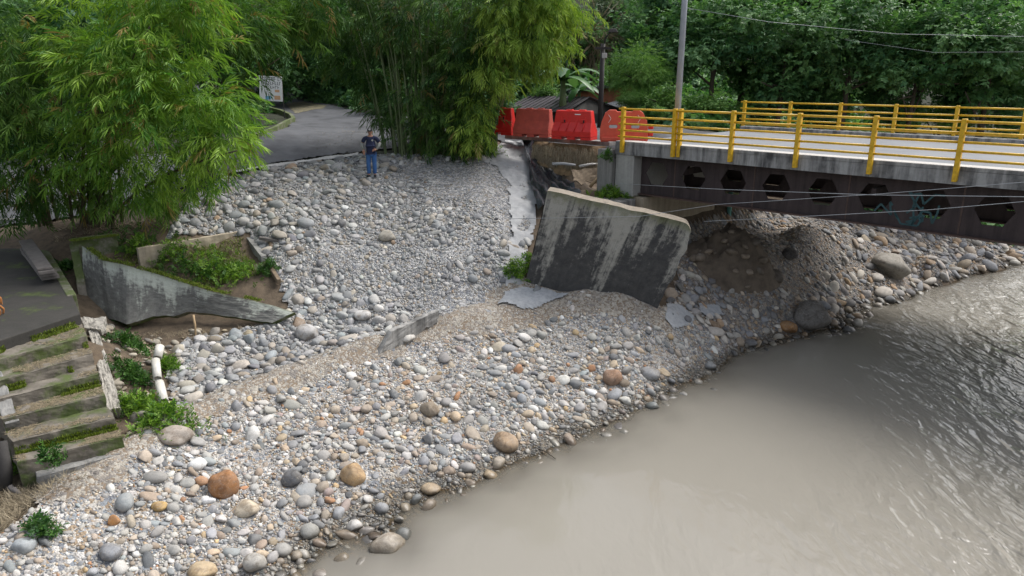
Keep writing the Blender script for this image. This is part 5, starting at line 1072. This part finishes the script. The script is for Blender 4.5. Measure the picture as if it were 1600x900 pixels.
# ------------------------------------------------------------------ sticks, planks, pipes
def stick(name, a, b, r, mat, label, cat): return tag(MB().tube([a, Vector(a).lerp(Vector(b), .5) + Vector((.02, 0, .03)), b], [r, r * .95, r * .8], 8).build(name, mat, smooth=True), label, cat)
q = PH(893, 268); stick('stake', q + Vector((0, -.1, -.1)), PY(894, 234, q.y - .1), .05, M['wood'], 'short upright wooden stake in front of the earth face', 'stake')
stick('branch', PY(863, 256, 26.6), PY(899, 258, 26.3), .055, M['cement'], 'cement grey branch lying left of the wooden stake', 'branch')
stick('branch', PY(905, 260, 26.2), PY(938, 256, 26.4), .05, M['kerb'], 'pale bent branch between the stake and the wing column', 'branch')
stick('stick', PH(922, 294) + Vector((0, 0, .05)), PY(937, 276, 25.3), .06, M['wood_pale'], 'pale yellow wooden stick leaning on the wing column', 'stick')
o = slab_from_quad('brown_board', PY(893, 266, 26.0), PY(937, 262, 26.0), PY(937, 288, 25.7), PY(897, 284, 25.6), .06, [M['wood'], M['wood']], 12, 8, 6, .08); tag(o, 'curved brown board behind the pale stick', 'board')
for k, (a, b, w, h, dz, lab) in enumerate((((40, 376), (70, 420), .34, .06, .42, 'top plank of the stack on the patio'), ((45, 384), (73, 426), .36, .08, .34, 'second plank from the top of the patio stack'), ((43, 388), (76, 430), .38, .08, .25, 'third plank of the patio stack'), ((46, 392), (79, 434), .40, .09, .15, 'bottom plank of the patio stack'), ((36, 394), (66, 428), .10, .09, .06, 'narrow plank leaning beside the patio stack'))):
    A, B = P(a[0], a[1], PZ + dz), P(b[0], b[1], PZ + dz); tag(MB().bar(A, B, w, h).build('plank', M['wood_grey'], bevel=.01), lab, 'plank', 'planks on the patio')
def pipe(a, b, r, label):
    d = (Vector(b) - Vector(a)); mb = MB(); mb.tube([a, b], r, 16, cap=False); o = mb.build('pipe', M['pvc'], smooth=True); s = o.modifiers.new('wall', 'SOLIDIFY'); s.thickness = .012
    return tag(o, label, 'pipe', 'broken white pipe pieces')
pipe(P(250, 541, 1.85), P(246, 559, 1.66), .10, 'upper piece of the broken white pipe'); pipe(P(243, 563, 1.62), P(246, 592, 1.36), .095, 'middle split piece of the broken white pipe'); pipe(P(249, 598, 1.36), P(256, 628, 1.14), .10, 'lowest piece of the broken white pipe')
# driftwood twig in the shallows
stick('twig', P(838, 700, .03), P(868, 717, .03), .012, M['bark'], 'thin dark twig floating near the waterline', 'twig')
stick('root', P(302, 492, 2.0), PH(306, 530), .03, M['wood_pale'], 'pale root hanging under the fallen wall', 'root')

# ------------------------------------------------------------------ traffic barriers
def barrier_jersey(name, a, b, label, mat, ribs=True, h=1.05):
    a, b = Vector(a), Vector(b); d = (b - a); L = d.length; rz = math.atan2(d.y, d.x); t = tag(empty(name, (a + b) / 2, rz), label, 'barrier', 'red plastic traffic barriers')
    prof = [(.30, .10), (.30, .30), (.235, .46), (.16, .62), (.13, h - .04), (.10, h)]; nl = 9; V, Fa = [], []; mb = MB()
    sec = [(-x, z) for x, z in prof] + [(x, z) for x, z in prof[::-1]]; m = len(sec)
    for i in range(nl):
        f = i / (nl - 1); e = min(i, nl - 1 - i); s = (f - .5) * L
        for y, z in sec:
            x = s + (0 if e else (-1 if i == 0 else 1) * -.10 * max(0, (z - .30) / (h - .3)) * (1 if ribs else .6)); V.append((x, y, z))
    for i in range(nl - 1):
        for k in range(m): Fa.append((i * m + k, i * m + (k + 1) % m, (i + 1) * m + (k + 1) % m, (i + 1) * m + k))
    Fa += [tuple(range(m))[::-1], tuple(range((nl - 1) * m, nl * m))]; mb.add(V, Fa); mb.build('body', mat, t, bevel=.025, local=True)
    for x0, x1 in ((-.5, -.24), (-.10, .10), (.24, .5)): MB().box(((x0 + x1) / 2 * L, 0, .05), ((x1 - x0) * L, .58, .10)).build('foot', mat, t, bevel=.012, local=True)
    if ribs:
        for k in range(4):
            x = (-.30 + .2 * k) * L; MB().tube([(x - .03, -.318, .30), (x, -.245, .47), (x + .015, -.165, .64), (x + .02, -.145, .82)], [.012, .024, .022, .008], 8).build('rib', mat, t, smooth=True, local=True)
        for x in (-.22, .26):
            r = MB().box((x * L, -.165, .66), (.20, .06, .15)).build('pocket', mat, t, bevel=.02, local=True); MB().box((x * L + .05, -.199, .66), (.06, .006, .10)).build('recess_shade_plate', M['recess_shade'], r, local=True); r.rotation_euler = (0, 0, 0)  # thin dark plate on each pocket face paints the shade of a hollow
        MB().box((.12 * L, -.137, h - .14), (.24, .012, .035)).build('sticker', M['white'], t, local=True)
    for x in (-.12, .2): MB().box((x * L, 0, h + .012), (.26, .12, .04)).build('filler_lug', mat, t, bevel=.01, local=True)
    return t
ZB = 5.765
M['red_faded'] = m_plain('sun_faded_red', (.47, .075, .05), .6, .25, 4, .05)
barrier_jersey('traffic_barrier', P(742, 208.5, ZB), P(804, 211, ZB), 'glossy red plastic barrier half hidden by the bamboo', M['red'])
barrier_jersey('traffic_barrier', P(807, 212, ZB), P(862, 214.5, ZB), 'faded flat-sided red barrier, second from the left', M['red_faded'], ribs=False)
barrier_jersey('traffic_barrier', P(867, 216, ZB), P(928, 219, ZB), 'glossy red ribbed barrier in the middle of the row', M['red'])
def barrier_rounded(a, b, label):
    a, b = Vector(a), Vector(b); d = b - a; L = d.length; t = tag(empty('traffic_barrier', (a + b) / 2, math.atan2(d.y, d.x)), label, 'barrier', 'red plastic traffic barriers'); h = 1.08; w = L / 2
    outer = [(-w + .05, 0), (-.52, 0), (-.46, .08), (-.22, .08), (-.16, 0), (.16, 0), (.22, .08), (.46, .08), (.52, 0), (w - .05, 0), (w, .08), (w - .02, .45), (w - .06, .70), (w - .20, .98), (w - .34, h), (.30, h), (.26, h - .06), (-.26, h - .06), (-.30, h), (-w + .30, h), (-w + .16, .98), (-w + .05, .70), (-w, .45), (-w, .08)]
    slot = lambda cx, cz, ww, hh: [(cx - ww / 2, cz), (cx - ww / 2 + .03, cz - hh / 2), (cx + ww / 2 - .03, cz - hh / 2), (cx + ww / 2, cz), (cx + ww / 2 - .03, cz + hh / 2), (cx - ww / 2 + .03, cz + hh / 2)]
    Mx = Matrix.Translation((0, .15, 0)) @ Matrix(((1, 0, 0), (0, 0, -1), (0, 1, 0))).to_4x4()
    MB().prism([outer, slot(-.38, .52, .30, .12), slot(.38, .52, .30, .12)], .30, Mx).build('body', M['orange'], t, bevel=.03, local=True)
    MB().box((0, 0, .10), (L - .1, .5, .16)).build('base', M['orange'], t, bevel=.04, local=True)
    for x in (-.5, .5):
        MB().bar((x - .05, -.155, .92), (x + .04, -.155, .80), .012, .06, up=(0, 1, 0)).bar((x + .04, -.157, .80), (x - .04, -.157, .66), .012, .06, up=(0, 1, 0)).build('white_chevron', M['white'], t, local=True)
    for z in (.28, .52): MB().box((w + .08, 0, z), (.18, .16, .16)).build('coupling', M['red'], t, bevel=.03, local=True)
barrier_rounded(P(937, 221, ZB + .06), P(1012, 222, ZB + .06), 'rounded orange-red barrier with slots behind the railing end')

# ------------------------------------------------------------------ poles, sign, shed
lp_ = tag(empty('lamp_post', BP(1.86, .34, 5.9)), 'tall grey steel lamp post on the bridge kerb', 'lamp post')
MB().tube([BP(1.86, .34, 5.9), BP(1.86, .34, 14.5)], [.105, .08], 12).build('pole', M['pole_grey'], lp_, smooth=True)
MB().tube([BP(1.86, .34, 14.5), BP(2.1, .9, 15.1), BP(2.1, 2.0, 15.2)], .05, 8).build('arm', M['pole_grey'], lp_, smooth=True); bbox_(MB(), 1.95, 2.25, 2.0, 2.6, 15.1, 15.25).build('lamp_head', M['pole_grey'], lp_, bevel=.03)
c = PY(938, 172, 33.5); up_ = PY(942, 68, 33.5); tp = tag(empty('utility_pole', (c.x, c.y, 5.6)), 'dark timber pole with a small lamp behind the barriers', 'utility pole')
MB().tube([(c.x, c.y, 5.5), (c.x + .02, c.y, up_.z)], [.13, .10], 10).build('pole', M['pole_dark'], tp, smooth=True)
zc = PY(940, 87, 33.5).z; MB().box((c.x + .08, c.y - .16, zc), (.22, .12, .22)).build('meter_box', M['kerb'], tp, bevel=.02)
MB().tube([(c.x, c.y, up_.z - .3), (c.x + .12, c.y - .1, up_.z + .25), (c.x + .32, c.y - .3, up_.z + .5)], .035, 8).build('lamp_arm', M['pole_dark'], tp, smooth=True)
MB().box((c.x + .40, c.y - .36, up_.z + .52), (.42, .24, .16), taper=.6).build('lamp_head', M['pole_dark'], tp, bevel=.03)
MB().bar((c.x - .35, c.y - .12, up_.z - .2), (c.x + .35, c.y - .12, up_.z - .2), .1, .1).build('cross_arm', M['pole_dark'], tp)
# sign board
sb_ = P(445, 184, 5.95); sg = tag(empty('sign_board', sb_), 'white weathered notice board on a thin post beside the road', 'sign'); YS = sb_.y
w0, h0 = PY(404, 119, YS), PY(442, 158, YS); bw, bh = h0.x - w0.x, w0.z - h0.z; cx, czz = (w0.x + h0.x) / 2, (w0.z + h0.z) / 2
RMx = Matrix.Translation((cx, YS, czz)) @ Euler((0, R(3), R(8))).to_matrix().to_4x4()
def on_sign(mb, x, z, w, h, off=.02): mb.add([RMx @ Vector((x + sx_ * w / 2, -off - e_, z + sz_ * h / 2)) for e_ in (0, .004) for sx_, sz_ in ((-1, -1), (1, -1), (1, 1), (-1, 1))], [(0, 1, 2, 3), (4, 5, 6, 7), (0, 1, 5, 4), (1, 2, 6, 5), (2, 3, 7, 6), (3, 0, 4, 7)]); return mb
brd = MB(); brd.box((0, 0, 0), (bw, .04, bh)); brd.V = [tuple(RMx @ Vector(v)) for v in brd.V]; brd = brd.build('board', M['white'], sg, bevel=.005)
for x in (-bw / 2 + .08, bw / 2 - .04): a = RMx @ Vector((x, .03, bh / 2)); MB().tube([(a.x, a.y + .02, a.z), (a.x, a.y + .02, Hf(a.x, a.y) - .1)], .025, 8).build('post', M['pole_dark'], sg)
rs = random.Random(8); txt = MB()
for row, (z, hh) in enumerate(((.40, .15), (.22, .13), (.06, .10))):
    x = -bw / 2 + .12
    while x < bw / 2 - .12:
        w = rs.uniform(.05, .09)
        on_sign(txt, x, z * bh, .022, hh * bh, .022); on_sign(txt, x + w * .5, z * bh + rs.choice((-1, 0, 1)) * hh * bh * .42, w, .02, .024); x += w + .045 + (rs.random() < .2) * .08
txt.build('lettering', M['pole_dark'], brd)
M['sign_blue'] = m_plain('faded_blue', (.16, .42, .58), .6, .1, 4, 0); M['sign_orange'] = m_plain('faded_orange', (.62, .36, .20), .6, .1, 4, 0)
bl_ = MB(); on_sign(bl_, -.12 * bw, -.36 * bh, .26 * bw, .12 * bh); on_sign(bl_, -.16 * bw, -.42 * bh, .14 * bw, .05 * bh, .026); bl_.build('blue_emblem', M['sign_blue'], brd)
og = MB(); on_sign(og, .28 * bw, -.35 * bh, .26 * bw, .16 * bh); on_sign(og, .28 * bw, -.08 * bh, .2 * bw, .10 * bh, .022); og.build('orange_emblem', M['sign_orange'], brd)
# shed and brick house behind the barriers
shd = tag(empty('shed', PY(900, 175, 37)), 'low dark shed with a gabled sheet roof behind the barriers', 'shed')
R0, R1 = PY(826, 150, 40.5), PY(922, 152, 36.5); E0, E1 = PY(780, 173, 38.2), PY(886, 176, 34.4); G0, G1 = PY(925, 168, 43), PY(982, 176, 38.5)
def sheet_roof(a, b, c_, d_, mat, parent):
    rf = MB(); n = 26
    for k in range(n):
        t0, t1 = k / n, (k + .96) / n; q = [a.lerp(b, t0), a.lerp(b, t1), d_.lerp(c_, t1), d_.lerp(c_, t0)]; off = Vector((0, 0, .035 * (k % 2))); rf.add([v + off for v in q] + [v + off - Vector((0, 0, .03)) for v in q], [(0, 1, 2, 3), (7, 6, 5, 4), (0, 4, 5, 1), (1, 5, 6, 2), (2, 6, 7, 3), (3, 7, 4, 0)])
    return rf.build('roof', mat, parent)
sheet_roof(R0, R1, E1, E0, M['roof'], shd); sheet_roof(R0, R1, G1, G0, M['roof'], shd)
gb = MB(); lo = lambda v: Vector((v.x, v.y, 5.4)); dn = Vector((0, .25, -.06))
gb.add([R1 + dn, E1 + dn, G1 + dn, lo(E1 + dn), lo(G1 + dn)], [(0, 1, 2), (1, 3, 4, 2)]); gb.build('gable_shade_sheet', M['pole_dark'], shd)  # near-black sheet paints the shade inside the open gable
MB().add([E0 + dn, E1 + dn, lo(E1 + dn), lo(E0 + dn)], [(0, 1, 2, 3)]).build('side_wall', M['pole_dark'], shd)
hs_ = tag(empty('brick_house', PY(940, 160, 44)), 'red brick wall of a house behind the dark shed', 'house')
a, b = PY(895, 165, 44), PY(990, 165, 43); za, zb2 = PY(895, 146, 44).z, PY(985, 132, 43).z
MB().add([(a.x, a.y, 5), (b.x, b.y, 5), (b.x, b.y, zb2), (a.x, a.y, za), (a.x, a.y + 3, 5), (b.x, b.y + 3, 5), (b.x, b.y + 3, zb2), (a.x, a.y + 3, za)], [(0, 1, 2, 3), (4, 5, 6, 7), (0, 1, 5, 4), (1, 2, 6, 5), (2, 3, 7, 6), (3, 0, 4, 7)]).build('wall', M['brick'], hs_)
sheet_roof(Vector((a.x - .3, a.y - .4, za + .05)), Vector((b.x + .3, b.y - .4, zb2 + .05)), Vector((b.x + .3, b.y + 3.2, zb2 + .1)), Vector((a.x - .3, a.y + 3.2, za + .1)), M['roof'], hs_)
sheet_roof(PY(945, 163, 41), PY(985, 152, 41), PY(978, 168, 38.8), PY(940, 168, 38.8), M['pole_grey'], hs_)
# ------------------------------------------------------------------ cables
def cable(pts, r, label, mat='cable', sag=0): tag(MB().tube(pts, r, 5).build('cable', M[mat], smooth=True), label, 'cable', 'overhead cables')
cable([PY(966, 287, 23.4), PY(1130, 296, 20), PY(1360, 304.5, 16.5), PY(1600, 307.5, 14), PY(1800, 309, 12.5)], .008, 'thin grey cable crossing level in front of the girder holes')
cable([PY(790, 342, 20.3), PY(1000, 338, 19.6), PY(1120, 319.5, 17.5), PY(1375, 303, 15.5), PY(1560, 288, 14), PY(1750, 272, 13)], .006, 'thin grey cable rising across the girder to the right')
cable([PY(1100, 346, 19), PY(1280, 337, 17), PY(1450, 328, 15), PY(1600, 315, 14), PY(1800, 296, 12.5)], .007, 'lowest thin cable along the girder bottom')
cable([PY(1070, 12, 26.5), PY(1200, 34, 27), PY(1400, 53, 28), PY(1600, 57, 30), PY(1800, 60, 32)], .007, 'cable from the lamp post across the dark trees', 'cable')
cable([PY(1320, 62, 33), PY(1460, 82, 31), PY(1600, 81, 29), PY(1800, 78, 27)], .006, 'lower cable against the trees at upper right', 'cable')

# ------------------------------------------------------------------ person and dog
def skin(name, verts, edges, mat, parent, sub=2):
    """verts: (x, y, z, rx, ry); one continuous skinned surface"""
    me = bpy.data.meshes.new(name); me.from_pydata([v[:3] for v in verts], edges, []); me.materials.append(mat); o = link(bpy.data.objects.new(name, me), parent, True)
    m = o.modifiers.new('skin', 'SKIN'); m.use_smooth_shade = True
    for i, v in enumerate(verts): me.skin_vertices[0].data[i].radius = (v[3], v[4])
    me.skin_vertices[0].data[0].use_root = True
    s = o.modifiers.new('sub', 'SUBSURF'); s.levels = sub; s.render_levels = sub; return o
M['skin'] = m_plain('skin', (.42, .22, .15), .6, .12, 8, 0); M['navy'] = m_plain('navy_cotton', (.012, .018, .055), .85, .3, 9, .2); M['denim'] = m_plain('blue_denim', (.045, .13, .33), .85, .3, 7, .2); M['sleeve'] = m_plain('grey_sleeve', (.26, .27, .25), .8, .2, 9, .1); M['black'] = m_plain('black_cloth', (.015, .015, .018), .7, .3, 6, 0)
pp = PH(582, 277); pp.z = Hf(pp.x, pp.y) + .02
per = tag(empty('person', pp, R(4)), 'person in navy polo, blue jeans and dark cap, hands on hips', 'person')
body = [(0, 0, .93, .12, .10), (0, 0, 1.12, .125, .10), (0, .01, 1.32, .15, .10), (0, .01, 1.42, .10, .08), (0, 0, 1.50, .058, .058), (0, -.01, 1.56, .068, .075), (0, -.015, 1.64, .085, .10), (0, -.01, 1.70, .07, .08),
    (-.20, .01, 1.40, .06, .06), (-.335, .04, 1.17, .042, .042), (-.255, -.06, .97, .030, .030), (-.235, -.10, .92, .034, .02),
    (.20, .01, 1.40, .06, .06), (.345, .02, 1.17, .042, .042), (.20, -.14, 1.00, .030, .030), (.15, -.165, .985, .034, .02),
    (-.10, 0, .86, .10, .10), (-.115, -.01, .48, .062, .065), (-.12, .02, .09, .04, .045), (-.145, -.10, .035, .038, .03),
    (.10, 0, .86, .10, .10), (.10, -.01, .48, .062, .065), (.095, .02, .09, .04, .045), (.115, -.10, .035, .038, .03)]
bed = [(0, 1), (1, 2), (2, 3), (3, 4), (4, 5), (5, 6), (6, 7), (3, 8), (8, 9), (9, 10), (10, 11), (3, 12), (12, 13), (13, 14), (14, 15), (0, 16), (16, 17), (17, 18), (18, 19), (0, 20), (20, 21), (21, 22), (22, 23)]
skin('body', body, bed, M['skin'], per)
skin('polo_shirt', [(0, 0, .98, .175, .145), (0, -.01, 1.12, .18, .155), (0, .01, 1.30, .185, .135), (0, .015, 1.43, .12, .095), (0, .005, 1.48, .075, .07), (-.205, .01, 1.395, .085, .085), (-.30, .03, 1.235, .078, .078), (.205, .01, 1.395, .085, .085), (.31, .02, 1.235, .078, .078), (0, 0, .90, .165, .14)], [(0, 1), (1, 2), (2, 3), (3, 4), (3, 5), (5, 6), (3, 7), (7, 8), (0, 9)], M['navy'], per)
for s_, e_ in (((-.315, .035, 1.22), (-.265, -.05, .99)), ((.325, .022, 1.22), (.215, -.125, 1.015))): MB().tube([s_, (s_[0] * .5 + e_[0] * .5 + .03 * (1 if s_[0] > 0 else -1), s_[1] * .5 + e_[1] * .5, s_[2] * .5 + e_[2] * .5), e_], [.056, .05, .038], 10).build('arm_sleeve', M['sleeve'], per, smooth=True, local=True)
skin('jeans', [(0, 0, .93, .165, .135), (-.095, 0, .82, .108, .115), (-.115, -.01, .48, .082, .085), (-.12, .02, .09, .070, .075), (.095, 0, .82, .108, .115), (.10, -.01, .48, .082, .085), (.095, .02, .09, .070, .075)], [(0, 1), (1, 2), (2, 3), (0, 4), (4, 5), (5, 6)], M['denim'], per)
for x, dx in ((-.125, -.03), (.095, .025)): skin('shoe', [(x, .06, .05, .05, .05), (x + dx * .4, -.04, .05, .055, .05), (x + dx, -.17, .04, .05, .035)], [(0, 1), (1, 2)], M['black'], per)
def hand(c, d, name='hand'):
    d = Vector(d).normalized(); c = Vector(c); sd = d.cross(Vector((0, -1, .2))).normalized(); mb = MB(); mb.tube([c, c + d * .05, c + d * .09], [.026, .036, .034], 8)
    for k, L in enumerate((.055, .068, .064, .05)):
        b = c + d * .085 + sd * (k - 1.5) * .019; mb.tube([b, b + d * L * .6 + Vector((0, -.008, -.006)), b + d * L + Vector((0, -.004, -.03))], [.0095, .009, .007], 6)
    b = c + d * .03 + sd * .032; mb.tube([b, b + sd * .03 + d * .025, b + sd * .032 + d * .055], [.011, .010, .008], 6); mb.build(name, M['skin'], per, smooth=True, local=True)
hand((-.255, -.06, .975), (.1, -.4, -1)); hand((.205, -.135, 1.005), (-1, -.35, -.2))
capm = MB(); nr = 8
for j in range(5):
    ph = j / 4 * math.pi / 2; r_ = math.cos(ph); capm.V += [(.104 * r_ * math.cos(6.2832 * k / 14), -.012 + .118 * r_ * math.sin(6.2832 * k / 14), 1.665 + .105 * math.sin(ph)) for k in range(14)]
capm.F += [(j * 14 + k, j * 14 + (k + 1) % 14, (j + 1) * 14 + (k + 1) % 14, (j + 1) * 14 + k) for j in range(4) for k in range(14)]
cap_o = capm.build('cap', M['black'], per, smooth=True, local=True)
br = MB(); br.add([(.085 * math.cos(a_), -.075 - .11 * math.sin(a_), 1.668 - .025 * math.sin(a_) + e_) for e_ in (0, .008) for a_ in [math.pi * k / 8 for k in range(9)]], [tuple(range(9)), tuple(range(17, 8, -1))] + [(k, k + 1, k + 10, k + 9) for k in range(8)] + [(8, 0, 9, 17)]); br.build('brim', M['black'], cap_o, local=True)
MB().tube([(0, -.125, 1.715), (0, -.137, 1.712)], .034, 12).build('badge', M['white'], cap_o, local=True)
MB().tube([(.085, -.142, 1.33), (.085, -.152, 1.33)], .032, 12).build('chest_badge', M['kerb'], per, local=True)
MB().tube([(0, -.10, 1.60), (0, -.128, 1.585), (0, -.112, 1.575)], [.008, .014, .008], 6).build('nose', M['skin'], per, smooth=True, local=True)
for x in (-.034, .034): MB().box((x, -.106, 1.618), (.022, .01, .009)).build('eye', M['black'], per, local=True)
MB().box((0, -.104, 1.545), (.042, .01, .008)).build('mouth', M['brick'], per, local=True)
for x in (-.088, .088): MB().box((x, 0, 1.60), (.014, .03, .055)).build('ear', M['skin'], per, bevel=.005, local=True)
M['fur'] = m_plain('tan_fur', (.36, .15, .045), .9, .3, 8, .3)
dp = P(6, 494, PZ); dog = tag(empty('dog', (dp.x - .56, dp.y, PZ), R(8)), 'tan dog at the left edge of the patio, only a foreleg in view', 'dog')
skin('body', [(.42, 0, .46, .10, .13), (.18, 0, .47, .105, .13), (-.02, 0, .44, .09, .12), (-.12, 0, .56, .06, .07), (-.20, 0, .66, .065, .075), (-.32, 0, .64, .032, .035),
    (.0, -.07, .30, .045, .045), (.0, -.07, .16, .026, .026), (-.005, -.07, .03, .024, .024), (-.04, -.07, .02, .026, .018), (.02, .07, .30, .045, .045), (.02, .07, .16, .026, .026), (.015, .07, .03, .024, .024), (-.02, .07, .02, .026, .018),
    (.46, -.07, .32, .055, .06), (.40, -.07, .22, .035, .035), (.50, -.07, .13, .024, .024), (.48, -.07, .03, .022, .022), (.45, -.07, .02, .024, .018), (.46, .07, .32, .055, .06), (.40, .07, .22, .035, .035), (.50, .07, .13, .024, .024), (.48, .07, .03, .022, .022), (.45, .07, .02, .024, .018), (.52, 0, .40, .024, .024), (.53, 0, .24, .012, .012)],
    [(0, 1), (1, 2), (2, 3), (3, 4), (4, 5), (2, 6), (6, 7), (7, 8), (8, 9), (2, 10), (10, 11), (11, 12), (12, 13), (0, 14), (14, 15), (15, 16), (16, 17), (17, 18), (0, 19), (19, 20), (20, 21), (21, 22), (22, 23), (0, 24), (24, 25)], M['fur'], dog)
for y in (-.045, .045): MB().add([(-.19, y - .02, .71), (-.19, y + .02, .71), (-.155, y, .705), (-.18, y * 1.5, .79)], [(0, 1, 3), (1, 2, 3), (2, 0, 3), (0, 2, 1)]).build('ear', M['fur'], dog, local=True)
